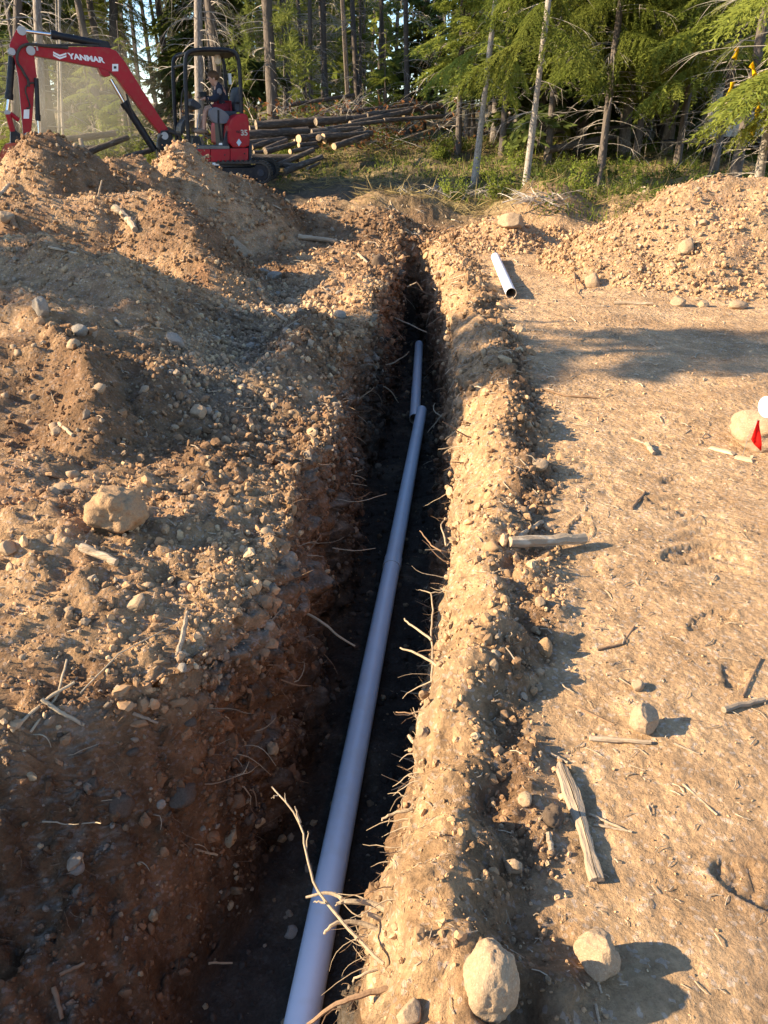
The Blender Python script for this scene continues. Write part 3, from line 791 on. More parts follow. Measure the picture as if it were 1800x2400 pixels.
# ---- gravel and crumbs nobody could count: one object, instanced on points
def gravel(name, ids, sizes, tints, squash=(0.6, 1.0)):
    n = len(ids)
    P = GV[ids] + GN_[ids] * (sizes * 0.10)[:, None]
    P[:, :2] += np.random.default_rng(n + 1).normal(size=(n, 2)) * (0.004 * np.abs(GV[ids, 1]))[:, None] * (sizes[:, None] < 0.05)
    me = bpy.data.meshes.new(name); me.vertices.add(n); me.vertices.foreach_set('co', P.astype(np.float32).ravel())
    r = np.random.default_rng(len(ids))
    a = me.attributes.new('rot', 'FLOAT_VECTOR', 'POINT'); a.data.foreach_set('vector', (r.random((n, 3)) * 6.28).astype(np.float32).ravel())
    sc = sizes[:, None] * np.stack([0.8 + 0.5 * r.random(n), 0.75 + 0.4 * r.random(n), squash[0] + (squash[1] - squash[0]) * r.random(n)], 1)
    a = me.attributes.new('scl', 'FLOAT_VECTOR', 'POINT'); a.data.foreach_set('vector', sc.astype(np.float32).ravel())
    a = me.attributes.new('tint', 'FLOAT_COLOR', 'POINT'); c = np.ones((n, 4), np.float32); c[:, :3] = tints; a.data.foreach_set('color', c.ravel())
    a = me.attributes.new('pick', 'INT', 'POINT'); a.data.foreach_set('value', r.integers(0, 6, n).astype(np.int32))
    o = link(name, me)
    ng = bpy.data.node_groups.new(name, 'GeometryNodeTree')
    ng.interface.new_socket('Geometry', in_out='INPUT', socket_type='NodeSocketGeometry')
    ng.interface.new_socket('Geometry', in_out='OUTPUT', socket_type='NodeSocketGeometry')
    gi = ng.nodes.new('NodeGroupInput'); go = ng.nodes.new('NodeGroupOutput')
    g2i = ng.nodes.new('GeometryNodeGeometryToInstance')
    for k in range(6):
        ic = ng.nodes.new('GeometryNodeMeshIcoSphere'); ic.inputs['Radius'].default_value = 1.0; ic.inputs['Subdivisions'].default_value = 2
        pos = ng.nodes.new('GeometryNodeInputPosition')
        nz = ng.nodes.new('ShaderNodeTexNoise'); nz.noise_dimensions = '4D'; nz.inputs['W'].default_value = 3.7 * k; nz.inputs['Scale'].default_value = 0.9
        ng.links.new(pos.outputs[0], nz.inputs['Vector'])
        sb = ng.nodes.new('ShaderNodeVectorMath'); sb.operation = 'SUBTRACT'; sb.inputs[1].default_value = (0.5, 0.5, 0.5); ng.links.new(nz.outputs['Color'], sb.inputs[0])
        ml = ng.nodes.new('ShaderNodeVectorMath'); ml.operation = 'SCALE'; ml.inputs['Scale'].default_value = 1.9; ng.links.new(sb.outputs[0], ml.inputs[0])
        sp = ng.nodes.new('GeometryNodeSetPosition'); ng.links.new(ic.outputs['Mesh'], sp.inputs['Geometry']); ng.links.new(ml.outputs[0], sp.inputs['Offset'])
        sm = ng.nodes.new('GeometryNodeSetMaterial'); sm.inputs['Material'].default_value = M_gravel; ng.links.new(sp.outputs[0], sm.inputs['Geometry'])
        ng.links.new(sm.outputs[0], g2i.inputs[0])
    mp = ng.nodes.new('GeometryNodeMeshToPoints'); ng.links.new(gi.outputs[0], mp.inputs['Mesh'])
    ip = ng.nodes.new('GeometryNodeInstanceOnPoints'); ng.links.new(mp.outputs[0], ip.inputs['Points']); ng.links.new(g2i.outputs[0], ip.inputs['Instance'])
    ip.inputs['Pick Instance'].default_value = True
    def na(nm, ty):
        q = ng.nodes.new('GeometryNodeInputNamedAttribute'); q.data_type = ty; q.inputs['Name'].default_value = nm; return q.outputs['Attribute']
    ng.links.new(na('pick', 'INT'), ip.inputs['Instance Index'])
    ng.links.new(na('scl', 'FLOAT_VECTOR'), ip.inputs['Scale'])
    e2r = ng.nodes.new('FunctionNodeEulerToRotation'); ng.links.new(na('rot', 'FLOAT_VECTOR'), e2r.inputs[0]); ng.links.new(e2r.outputs[0], ip.inputs['Rotation'])
    ng.links.new(ip.outputs[0], go.inputs[0])
    md = o.modifiers.new('scatter', 'NODES'); md.node_group = ng
    return o
def gravel_mat():
    m, nt, b = mat_new('gravel')
    at = N(nt, 'ShaderNodeAttribute', attribute_name='tint'); at.attribute_type = 'INSTANCER'
    tc = N(nt, 'ShaderNodeTexCoord')
    nz = N(nt, 'ShaderNodeTexNoise', i_Scale=3.0, i_Detail=5.0); nt.links.new(tc.outputs['Object'], nz.inputs['Vector'])
    r = N(nt, 'ShaderNodeMapRange'); r.inputs[3].default_value = 0.7; r.inputs[4].default_value = 1.3; nt.links.new(nz.outputs['Fac'], r.inputs[0])
    v = N(nt, 'ShaderNodeVectorMath', operation='SCALE'); nt.links.new(at.outputs['Color'], v.inputs[0]); nt.links.new(r.outputs[0], v.inputs['Scale'])
    nt.links.new(v.outputs[0], b.inputs['Base Color']); b.inputs['Roughness'].default_value = 0.92; b.inputs['Specular IOR Level'].default_value = 0.15
    return m
M_gravel = gravel_mat()
gcol = np.zeros((len(GV), 4), np.float32); g_me.color_attributes['col'].data.foreach_get('color', gcol.ravel())
_tmp = np.zeros(len(GV) * 4, np.float32); g_me.color_attributes['col'].data.foreach_get('color', _tmp); gcol = _tmp.reshape(-1, 4)[:, :3]
def tints_for(ids, k_stone=0.35):
    n = len(ids); r = np.random.default_rng(n + 5)
    c = gcol[ids] * (0.62 + 0.68 * r.random(n))[:, None]
    stone = np.array([[0.42, 0.29, 0.165], [0.33, 0.245, 0.165], [0.47, 0.33, 0.19], [0.27, 0.18, 0.105]])[r.integers(0, 4, n)]
    dark = np.clip(gcol[ids].mean(1) / 0.2, 0.25, 1)[:, None]
    return np.where((r.random(n) < k_stone)[:, None], stone * (0.4 + 0.6 * dark), c)
def px_sizes(ids, lo, hi, p, r, mn=0.0):
    return np.maximum((lo + (hi - lo) * r.random(len(ids)) ** p) / 2 * GD[ids] / FPX, mn)
rg = np.random.default_rng(123)
w_loose = GM['loose'] * np.where((GV[:, 0] > 1.6) & (GM['mound'] > 0.02), 0.35, 1.0) * (GV[:, 1] < 13.5) * (1 - 0.9 * GM['bank'])
ids = scatter_idx(w_loose * (0.4 + np.abs(np.sin(GV[:, 0] * 2.3 + np.cos(GV[:, 1] * 1.9) * 2))), 52000, rg)
tag(gravel('loose_gravel', ids, px_sizes(ids, 2.0, 13, 5.5, rg), tints_for(ids, 0.08)), kind='stuff', label='loose crumbs and gravel over the spoil piles and banks')
ids = scatter_idx(GM['flat'] * (GV[:, 1] < 12), 3200, rg)
tag(gravel('trodden_gravel', ids, px_sizes(ids, 1.8, 9, 5.0, rg), tints_for(ids, 0.4), (0.35, 0.6)), kind='stuff', label='scattered grit on the trodden ground')
heap = (GM['mound'] > 0.02) * (GV[:, 0] > 1.6) * (GV[:, 1] < 11.8) * (GV[:, 1] > 7) * 1.0
ids = scatter_idx(heap * (1.3 - np.clip(GM['mound'], 0, 1)), 11000, rg)
tag(gravel('heap_gravel', ids, px_sizes(ids, 1.6, 12, 6.0, rg), tints_for(ids, 0.12)), kind='stuff', label='gravel on the right heap')
ids = scatter_idx(GM['valley'] * GM['loose'] + 0.0, 4200, rg)
tag(gravel('hollow_gravel', ids, px_sizes(ids, 3, 17, 3.2, rg), tints_for(ids, 0.5)), kind='stuff', label='grey gravel in the hollow beside the left pile')
ids = scatter_idx(GM['fl'] + 0.0, 4500, rg)
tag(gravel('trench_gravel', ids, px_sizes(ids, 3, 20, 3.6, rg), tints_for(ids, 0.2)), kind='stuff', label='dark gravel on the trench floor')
ids = scatter_idx((GM['wl'] * np.where(GV[:, 1] < 2.2, 1.6, 0.8) + 0.35 * GM['wr'] + 0.12 * GM['bank']) * (GV[:, 1] < 12.5), 16000, rg)
tag(gravel('wall_gravel', ids, px_sizes(ids, 2.2, 16, 5.0, rg), tints_for(ids, 0.10)), kind='stuff', label='crumbs sticking to the trench walls')

pile_w = (GM['mound'] > 0.12) * (GV[:, 0] < -0.8) * (GV[:, 1] > 6.5) * (GV[:, 1] < 14.5) * GM['loose']
ids = scatter_idx(pile_w, 11000, rg)
tag(gravel('pile_crumbs', ids, px_sizes(ids, 1.8, 11, 4.0, rg), tints_for(ids, 0.15)), kind='stuff', label='crumbs and clods on the far spoil piles')

w_near = (GM['wl'] > 0.15) * (GV[:, 1] < 2.6) * 1.0
ids = scatter_idx(w_near, 700, rg)
tag(gravel('bank_clods', ids, px_sizes(ids, 5, 40, 3.6, rg), tints_for(ids, 0.06), (0.45, 0.8)), kind='stuff', label='clods breaking out of the near left bank')
w_top = GM['loose'] * (GV[:, 0] < -0.35) * (GV[:, 1] < 4.6) * (GM['wl'] < 0.1)
ids = scatter_idx(w_top, 1000, rg)
tag(gravel('top_clods', ids, px_sizes(ids, 5, 30, 3.2, rg), tints_for(ids, 0.1), (0.5, 0.8)), kind='stuff', label='clods lying over the near left bank')
w_b = GM['berm'] * (GV[:, 1] < 9) + 0.25 * GM['bank'] * (GV[:, 1] < 6)
ids = scatter_idx(w_b, 1300, rg)
tag(gravel('berm_clods', ids, px_sizes(ids, 5, 30, 3.0, rg), tints_for(ids, 0.1), (0.5, 0.85)), kind='stuff', label='clods along the low ridge right of the trench')
# ================================================================== TREES AND UNDERGROWTH
M_bark_grey = noisy('grey_bark', (0.26, 0.215, 0.18), (0.15, 0.12, 0.10), scale=9, rough=0.95, bump=1.0, bscale=26, stretch=(1, 1, 0.35), c3=(0.33, 0.29, 0.25), bdist=0.03)
M_bark_dark = noisy('dark_bark', (0.15, 0.12, 0.10), (0.085, 0.068, 0.056), scale=9, rough=0.95, bump=1.0, bscale=24, stretch=(1, 1, 0.3), c3=(0.13, 0.10, 0.08), bdist=0.04)
M_bark_pale = noisy('pale_smooth_bark', (0.36, 0.315, 0.26), (0.25, 0.21, 0.17), scale=12, rough=0.9, bump=0.6, bscale=40, stretch=(1, 1, 0.6), c3=(0.15, 0.12, 0.10))
M_dead = noisy('dead_twigs', (0.42, 0.365, 0.31), (0.26, 0.22, 0.18), scale=20, rough=0.9, bump=0.0)
M_needle = leaf_mat('fir_needles', (0.12, 0.15, 0.026), (0.205, 0.215, 0.045), 0.9, 0.42)
M_needle_b = leaf_mat('bright_fir_needles', (0.16, 0.195, 0.036), (0.26, 0.275, 0.055), 1.1, 0.45)
M_needle_d = leaf_mat('dark_fir_needles', (0.075, 0.105, 0.028), (0.135, 0.155, 0.042), 0.9, 0.35)
M_pine = leaf_mat('pine_needles', (0.120, 0.150, 0.035), (0.19, 0.205, 0.055), 1.0, 0.40)
M_leaf = leaf_mat('shrub_leaves', (0.13, 0.17, 0.028), (0.24, 0.26, 0.05), 2.0, 0.45)
M_leaf_d = leaf_mat('low_plant_leaves', (0.070, 0.10, 0.022), (0.13, 0.15, 0.035), 1.5, 0.40)
M_straw = leaf_mat('dry_grass', (0.36, 0.28, 0.13), (0.24, 0.175, 0.08), 2.0, 0.3)
M_rust = leaf_mat('rusty_dead_needles', (0.20, 0.085, 0.035), (0.13, 0.062, 0.03), 1.5, 0.3)

def rotz(a):
    c, s = np.cos(a), np.sin(a); return np.array([[c, -s, 0], [s, c, 0], [0, 0, 1.0]])
def roty(a):
    c, s = np.cos(a), np.sin(a); return np.array([[c, 0, s], [0, 1, 0], [-s, 0, c]])
def rotx(a):
    c, s = np.cos(a), np.sin(a); return np.array([[1, 0, 0], [0, c, -s], [0, s, c]])

def kites(B, D, L, W, nrm=None, rng=RNG):
    """n flat lozenges: base B, direction D (unit), length L, half width W -> (2n,3,3) triangles"""
    n = len(B)
    R = rng.normal(size=(n, 3)) if nrm is None else nrm
    S = np.cross(D, R); S /= np.linalg.norm(S, axis=1, keepdims=True) + 1e-9
    T = B + D * L[:, None]; M = B + D * (L * 0.45)[:, None]
    a = M + S * W[:, None]; b = M - S * W[:, None]
    return np.concatenate([np.stack([B, a, T], 1), np.stack([B, T, b], 1)])

def unit(v): return v / (np.linalg.norm(v, axis=-1, keepdims=True) + 1e-9)

def fir_bough(seed, ntw=13, nk=7, kl=0.085, kw=0.015, droop=0.30, hang=0.35):
    """flat drooping spray of unit length along +x"""
    r = np.random.default_rng(seed); T = []
    def along(s): return np.stack([s, 0.03 * np.sin(s * 7 + seed), 0.08 * s - droop * s * s], -1)
    for i in range(ntw):
        s = 0.16 + 0.84 * (i + r.random() * 0.6) / ntw
        for side in (-1, 1):
            p = along(np.array(s)); ln = (0.46 * (1 - s) ** 0.7 + 0.10) * (0.7 + 0.6 * r.random())
            ang = math.radians(48 + 14 * r.normal()) * side
            d = np.array([math.cos(ang), math.sin(ang), -hang * (0.4 + 0.8 * r.random())]); d /= np.linalg.norm(d)
            m = max(2, int(nk * ln / 0.4) + 1)
            t = (np.arange(m) + 0.3) / m
            B = p + d * (t * ln)[:, None] + np.stack([0 * t, 0 * t, -0.25 * ln * t * t], -1)
            for q in (-1, 0, 1):
                a2 = q * 0.75
                dd = unit(d[None] * math.cos(a2) + np.cross(np.array([0, 0, 1.0]), d)[None] * math.sin(a2) + r.normal(size=(m, 3)) * 0.22 + np.array([0, 0, -0.18]))
                T.append(kites(B, dd, kl * (0.8 + 0.5 * r.random(m)), kw * (0.8 + 0.5 * r.random(m)), np.tile([0.25, 0.2, 1.0], (m, 1)) + r.normal(size=(m, 3)) * 0.5, r))
    return np.concatenate(T)

def pine_bough(seed, nt=7, nn=26):
    r = np.random.default_rng(seed); T = []
    for i in range(nt):
        s = 0.45 + 0.55 * r.random()
        p = np.array([s, 0.25 * r.normal() * s, 0.05 + 0.12 * r.normal()])
        d = unit(r.normal(size=(nn, 3)) + np.array([0.7, 0, 0.25]))
        T.append(kites(np.tile(p, (nn, 1)), d, 0.16 + 0.10 * r.random(nn), np.full(nn, 0.0085), None, r))
    return np.concatenate(T)

FIR = [fir_bough(i, 17, 9, 0.062, 0.0095, 0.32, 0.5) for i in range(4)]
FIR_LO = [fir_bough(20 + i, 8, 4, 0.15, 0.03) for i in range(4)]
FIR_HI = [fir_bough(40 + i, 24, 14, 0.048, 0.0058, 0.42, 0.7) for i in range(3)]
PINE = [pine_bough(60 + i) for i in range(4)]

def tri_mesh(name, T, mat):
    T = T.reshape(-1, 3)
    return mesh_np(name, T, np.arange(len(T)).reshape(-1, 3), mat)

def crown_tris(protos, h0, h1, n, L0, L1, seed, pitch=0.05, gap=0.25, top_taper=True):
    r = np.random.default_rng(seed); out = []
    az = r.random() * 6.28
    for i in range(n):
        f = (i + r.random()) / n
        h = h0 + (h1 - h0) * f
        az += 2.4 + 0.5 * r.normal()
        if r.random() < gap: continue
        L = (L0 + (L1 - L0) * f) * (0.65 + 0.6 * r.random())
        B = protos[r.integers(len(protos))]
        M = rotz(az) @ roty(-(pitch + 0.16 * r.normal())) @ rotx(0.25 * r.normal())
        out.append((B * L) @ M.T + np.array([0, 0, h]))
    return np.concatenate(out)

def branch_tris(h0, h1, n, L, seed, r0=0.012, curve=-0.35, sub=2, up=0.1):
    """bare branches as three sided tapered tubes"""
    r = np.random.default_rng(seed); out = []
    def tube(P, rad):
        m = len(P); t = unit(np.gradient(P, axis=0))
        a = unit(np.cross(t, [0.31, 0.22, 0.93])); b = np.cross(t, a)
        ring = [P + (a * math.cos(k) + b * math.sin(k)) * rad[:, None] for k in (0, 2.094, 4.189)]
        for k in range(3):
            A, Bq = ring[k], ring[(k + 1) % 3]
            out.append(np.stack([A[:-1], Bq[:-1], Bq[1:]], 1)); out.append(np.stack([A[:-1], Bq[1:], A[1:]], 1))
    for i in range(n):
        h = h0 + (h1 - h0) * r.random(); az = r.random() * 6.28; l = L * (0.4 + 0.8 * r.random())
        s = np.linspace(0, 1, 7)
        c = curve * (0.3 + 1.2 * r.random())
        P = np.stack([s * l, 0.10 * l * np.sin(s * 3 + r.random() * 6) * s, up * s * l + c * l * s * s], -1) @ rotz(az).T + np.array([0, 0, h])
        tube(P, r0 * (1.05 - s) * (0.6 + 0.7 * r.random()))
        for k in range(sub):
            j = r.integers(2, 6); l2 = l * 0.35 * (0.5 + r.random())
            s2 = np.linspace(0, 1, 4); d = unit(P[j] - P[j - 1] + r.normal(size=3) * 0.4 * np.linalg.norm(P[j] - P[j - 1]) )
            Q = P[j] + d * (s2 * l2)[:, None] + np.stack([0 * s2, 0 * s2, -0.3 * l2 * s2 * s2], -1)
            tube(Q, r0 * 0.5 * (1.05 - s2))
    return np.concatenate(out)

def trunk_geo(H, r0, r1, seed, lean=(0, 0), n=10, m=18, wob=0.04):
    r = np.random.default_rng(seed); g = Geo()
    pts = []; rs = []
    ph = r.random(2) * 6
    for i in range(m + 1):
        f = i / m
        z = -0.25 + (H + 0.25) * f
        pts.append((lean[0] * z + wob * math.sin(f * 5 + ph[0]) * f, lean[1] * z + wob * math.sin(f * 4 + ph[1]) * f, z))
        rs.append((r0 + (r1 - r0) * f) * (1 + 0.45 * math.exp(-max(z, 0) / 0.22)) * (1 + 0.06 * r.normal()))
    g.tube(pts, rs, n)
    return g

# shared crowns -----------------------------------------------------------------
CROWN = {}
CROWN['fir'] = [tri_mesh('fir_crown', crown_tris(FIR, 2.3, 9.5, 80, 1.65, 0.5, 300 + i, 0.0, 0.22), M_needle) for i in range(3)]
CROWN['fir_dark'] = [tri_mesh('fir_crown', crown_tris(FIR_LO, 1.4, 10.0, 110, 2.1, 0.5, 310 + i, -0.05, 0.15), M_needle_d) for i in range(3)]
CROWN['fir_bright'] = [tri_mesh('fir_crown', crown_tris(FIR, 1.9, 7.8, 76, 1.5, 0.35, 320 + i, 0.05, 0.22), M_needle_b) for i in range(2)]
CROWN['pine'] = [tri_mesh('pine_crown', crown_tris(PINE, 2.6, 11.0, 70, 1.5, 0.9, 330 + i, 0.25, 0.25), M_pine) for i in range(2)]
CROWN['high'] = [tri_mesh('pine_crown', crown_tris(FIR_LO, 6.2, 13.0, 30, 1.4, 0.5, 340 + i, 0.1, 0.35), M_needle) for i in range(2)]
CROWN['sapling'] = [tri_mesh('fir_crown', crown_tris(FIR, 0.15, 2.6, 45, 0.95, 0.2, 350 + i, 0.05, 0.15), M_needle_b) for i in range(2)]
DEADB = [tri_mesh('dead_branches', branch_tris(0.6, 7.5, 95, 1.25, 360 + i, 0.009, -0.35, 4), M_dead) for i in range(3)]
TRUNKS = {}
def trunk_mesh(kind, mat, H, r0, seed):
    key = (kind, mat.name, round(H, 1), round(r0, 3))
    if key not in TRUNKS:
        TRUNKS[key] = trunk_geo(H, r0, r0 * 0.4, seed).mesh('trunk', mat, True)
    return TRUNKS[key]

def tree(x, y, H, r0, bark, crown, label, cat='tree', group=None, dead=False, lean=(0, 0), own_trunk=None, cs=1.0, name='conifer_tree', seed=0, rot=None, z=None, dead_mesh=None):
    if z is None: z = float(nat_z(np.array([x]), np.array([y]))[0])
    t = empty(name, (x, y, z - 0.03))
    t.rotation_euler = (0, 0, random.random() * 6.28 if rot is None else rot)
    if lean != (0, 0):
        # lean about the base
        t.rotation_euler = (-lean[1], lean[0], t.rotation_euler.z if rot is None else rot)
    tag(t, label, cat, group)
    o = link('trunk', own_trunk or trunk_mesh('std', bark, H, r0, int(r0 * 1000)), t)
    if crown:
        ms = CROWN[crown] if isinstance(crown, str) else [crown]
        c = link('crown', ms[random.randrange(len(ms))], t); c.scale = (cs, cs, cs)
    if dead:
        d = link('dead_branches', dead_mesh or DEADB[random.randrange(3)], t); d.rotation_euler = (0, 0, random.random() * 6)
        d.scale = (1, 1, H / 9.0)
    return t

def ground_at(u, v, z_guess):
    for _ in range(4):
        p = at_z(u, v, z_guess); z_guess = float(nat_z(np.array([p.x]), np.array([p.y]))[0])
        if p.y > 60 or p.y < 0: break
    return p

def lean_for(base, u_top, v_top=0.0):
    """lean to the right in the picture plane so that the trunk passes through the pixel"""
    q = at_y(u_top, v_top, base.y); return math.atan2(q.x - base.x, q.z - base.z)

# ---- the single trees one can point to
def named_tree(u, v, u_top, wpx, D, bark, H, label, crown=None, dead=False, cs=1.0, z=None, name='conifer_tree', dead_mesh=None, r_top=None):
    b = at_y(u, v, D); zz = float(nat_z(np.array([b.x]), np.array([D]))[0])
    depth = D * math.cos(PITCH) - (zz - CAM_Z) * math.sin(PITCH)
    r0 = wpx / 2 * depth / FPX
    ln = lean_for(Vector((b.x, D, b.z)), u_top)
    # foot under the pixel's line, at ground height
    fx = b.x - math.tan(ln) * (b.z - zz)
    return tree(fx, D, H, r0, bark, crown, label, lean=(ln, 0.0), own_trunk=trunk_geo(H, r0, r0 * 0.45, int(u)).mesh('trunk', bark, True), dead=dead, cs=cs, name=name, dead_mesh=dead_mesh, rot=0.0)

droop_l = tri_mesh('fir_crown', crown_tris(FIR_HI, 2.2, 6.5, 15, 1.3, 0.8, 401, -0.2, 0.2), M_needle_b)
droop_2 = tri_mesh('fir_crown', crown_tris(FIR_HI, 2.6, 7.0, 22, 1.5, 0.9, 402, -0.2, 0.2), M_needle)
thin_dead = tri_mesh('dead_branches', branch_tris(1.2, 6.0, 30, 0.9, 403, 0.008, -0.2, 3, -0.1), M_dead)
named_tree(1112, 425, 1163, 15, 17.6, M_bark_pale, 9.0, 'left of two slender bare trunks at the clearing edge, drooping green boughs', crown=droop_l, dead=True, dead_mesh=thin_dead)
named_tree(1228, 460, 1288, 16, 15.8, M_bark_pale, 8.5, 'right of two slender bare trunks at the clearing edge', crown=droop_2, dead=True, dead_mesh=thin_dead)
named_tree(1395, 465, 1478, 9, 16.2, M_bark_dark, 1.75, 'thin leaning dead snag in front of the fallen log', dead=False)
named_tree(1562, 345, 1622, 24, 23.0, M_bark_grey, 13.0, 'thick pale trunk leaning right among bright firs', crown='fir', dead=True)
named_tree(1716, 445, 1800, 26, 17.2, M_bark_dark, 11.0, 'dark leaning trunk hung with yellow tape', dead=True)
named_tree(1768, 478, 1850, 22, 14.3, M_bark_pale, 9.0, 'whitish leaning trunk behind the right gravel heap', dead=True)
named_tree(34, 300, 40, 20, 22.0, M_bark_dark, 14.0, 'dark trunk at the far left behind the digger arm', crown='high', dead=True)
named_tree(100, 320, 86, 19, 20.5, M_bark_grey, 14.0, 'grey trunk directly behind the digger arm', crown='high', dead=True)
named_tree(468, 300, 464, 21, 23.5, M_bark_grey, 15.0, 'grey trunk seen through the digger canopy', crown='high', dead=True)
named_tree(265, 250, 265, 20, 30.0, M_bark_dark, 15.0, 'dark trunk rising over the bend of the red boom', crown='high', dead=True)
named_tree(640, 270, 626, 30, 25.0, M_bark_dark, 13.0, 'dark brown pine trunk right of the digger with yellow green tufts', crown=tri_mesh('pine_crown', crown_tris(PINE, 1.9, 9.0, 46, 1.3, 0.9, 411, 0.1, 0.1), M_pine), dead=True)
named_tree(148, 320, 138, 7, 21.0, M_bark_pale, 7.0, 'thin pale birch stem in the dust behind the digger', dead=False, name='birch_sapling', crown=None)
named_tree(136, 300, 131, 5, 21.4, M_bark_pale, 6.5, 'thinner stem leaning beside the pale birch', name='birch_sapling')
# near fir at the right edge: high detail boughs reaching into the picture
nf = tri_mesh('fir_crown', crown_tris(FIR_HI, 1.9, 9.0, 90, 2.3, 0.7, 421, -0.10, 0.08), M_needle_b)
tree(6.95, 13.4, 9.0, 0.11, M_bark_grey, nf, 'large yellow green fir leaning in from the right edge', dead=False, name='fir_tree', own_trunk=trunk_geo(9.5, 0.11, 0.03, 9).mesh('trunk', M_bark_grey, True))
nf2 = tri_mesh('fir_crown', crown_tris(FIR_HI, 2.3, 8.4, 82, 1.8, 0.5, 422, -0.05, 0.1), M_needle)
for (u, D, cr, lab) in ((1420, 19.5, nf2, 'green fir between the slender trunks and the thick pale trunk'), (1290, 21.5, 'fir', 'fir directly behind the right slender trunk'), (1690, 18.5, nf2, 'fir behind the yellow tape'), (1180, 22.5, 'fir_bright', 'bright fir between the two slender trunks'), (1075, 23.5, 'fir_bright', 'bright drooping fir left of the slender trunks'), (1500, 22.0, 'fir_bright', 'yellow green fir left of the thick pale trunk'), (1600, 20.5, 'fir', 'fir right of the thick pale trunk')):
    q = at_y(u, 300, D)
    tree(q.x, D, 9.0, 0.09, M_bark_dark, cr, lab, name='fir_tree', dead=True)
# ---- trees off the left of the frame: the shade bands lying over the pile and the ground come from them
dense1 = tri_mesh('fir_crown', crown_tris(FIR_LO, 1.2, 8.6, 165, 1.9, 0.30, 430, -0.05, 0.18), M_needle_d)
dense2 = tri_mesh('fir_crown', crown_tris(FIR_LO, 0.8, 5.2, 120, 1.6, 0.4, 431, -0.05, 0.15), M_needle_d)
tree(-9.3, 6.1, 5.4, 0.10, M_bark_dark, dense2, 'short fir standing left of the spoil pile', name='fir_tree', z=0.0)
tree(-10.4, 4.8, 9.5, 0.12, M_bark_dark, dense1, 'tall fir standing left of the spoil pile', name='fir_tree', z=0.0)
tree(-13.0, 15.8, 12.0, 0.14, M_bark_dark, dense1, 'dark fir left of the digger', name='fir_tree', cs=1.4)
tree(-17.5, 16.2, 10.0, 0.14, M_bark_dark, 'fir_dark', 'dark fir behind the digger bucket', name='fir_tree')
# ---- the wood behind
rt = np.random.default_rng(2024)
placed = []
kinds = [('high', 'M_bark_dark', 'tall trunk with dead lower branches'), ('fir_dark', 'M_bark_dark', 'dark full fir'), ('fir', 'M_bark_grey', 'green fir'), ('fir_bright', 'M_bark_grey', 'yellow green young fir'), ('pine', 'M_bark_grey', 'tufted yellow green pine'), (None, 'M_bark_dark', 'bare dead trunk')]
tries = 0
while len(placed) < 112 and tries < 6000:
    tries += 1
    D = 22.5 + 22 * rt.random() ** 0.9
    u = -60 + 1920 * rt.random()
    q = at_y(u, 150, D); x = q.x
    if any((x - a) ** 2 + (D - b) ** 2 < 1.1 for a, b in placed): continue
    if u < 1000 and D < 25.5: continue
    if 640 < u < 1010 and D < 30: continue
    if 1005 < u < 1090: continue
    if 315 < u < 372: continue
    w = [0.38, 0.10, 0.14, 0.06, 0.12, 0.20] if u < 850 else ([0.34, 0.24, 0.12, 0.04, 0.06, 0.20] if u < 1010 else [0.08, 0.28, 0.30, 0.22, 0.06, 0.06])
    if u < 500: w = [0.50, 0.03, 0.12, 0.12, 0.08, 0.15]
    if 690 < u < 1010: w = [0.50, 0.04, 0.02, 0.02, 0.14, 0.28]
    k = rt.choice(6, p=w); cr, bk, lab = kinds[k]
    bark = M_bark_dark if bk == 'M_bark_dark' else M_bark_grey
    H = [15.0, 11.0, 10.5, 8.0, 12.5, 13.0][k]
    r0 = [0.12, 0.13, 0.12, 0.08, 0.14, 0.10][k] * (0.75 + 0.5 * round(rt.random() * 3) / 3)
    placed.append((x, D))
    place_word = 'left half' if u < 900 else 'right half'
    tree(x, D, H, r0, bark, cr, lab + (' behind the digger' if u < 620 else ' behind the logs' if u < 1010 else ' at the right'), group='trees of the wood behind the clearing', dead=(cr in ('high', None) or rt.random() < 0.5), cs=0.85 + 0.3 * rt.random(), lean=(0.03 * rt.normal(), 0.03 * rt.normal()))
for (u, D, lab) in ((300, 24.2, 'small bright fir sapling between the boom and the canopy'), (560, 26.0, 'small bright fir sapling right behind the red hood'), (720, 27.0, 'small bright fir sapling behind the brush heap'), (215, 24.8, 'small bright fir sapling in the dust'), (905, 27.5, 'small bright fir sapling at the right end of the brush heap'), (30, 24.0, 'small bright fir sapling at the far left')):
    q = at_y(u, 250, D); tree(q.x, D, 3.2, 0.03, M_bark_dark, 'sapling', lab, name='fir_sapling', cs=1.1)
# ---- farther wood that reads as one mass
def far_wood():
    r = np.random.default_rng(55); T = []; C = []
    for i in range(165):
        D = 52 + 45 * r.random(); x = (r.random() * 2 - 1) * 0.62 * D; z = float(nat_z(np.array([x]), np.array([D]))[0])
        if abs(x / D - 0.076) < 0.03 or abs(x / D + 0.283) < 0.025: continue
        H = 7.5 + 4.5 * r.random(); kind = r.random()
        n = int(130 + 140 * r.random()) if kind < 0.75 else 50
        h = (0.02 if kind < 0.5 else 0.2) + 0.98 * r.random(n); rad = 2.3 * (1.05 - h) * (0.5 + 0.6 * r.random(n)) + 0.2
        a = r.random(n) * 6.283
        B = np.stack([x + rad * np.cos(a), D + rad * np.sin(a), z + H * h], 1)
        d = unit(np.stack([np.cos(a), np.sin(a), -0.5 + 0.4 * r.normal(size=n)], 1))
        T.append(kites(B, d, 0.6 + 0.5 * r.random(n), 0.16 + 0.12 * r.random(n), None, r))
    return np.concatenate(T)
tag(link('far_wood', tri_mesh('far_wood', far_wood(), M_needle)), kind='stuff', label='distant wood seen between the trunks')
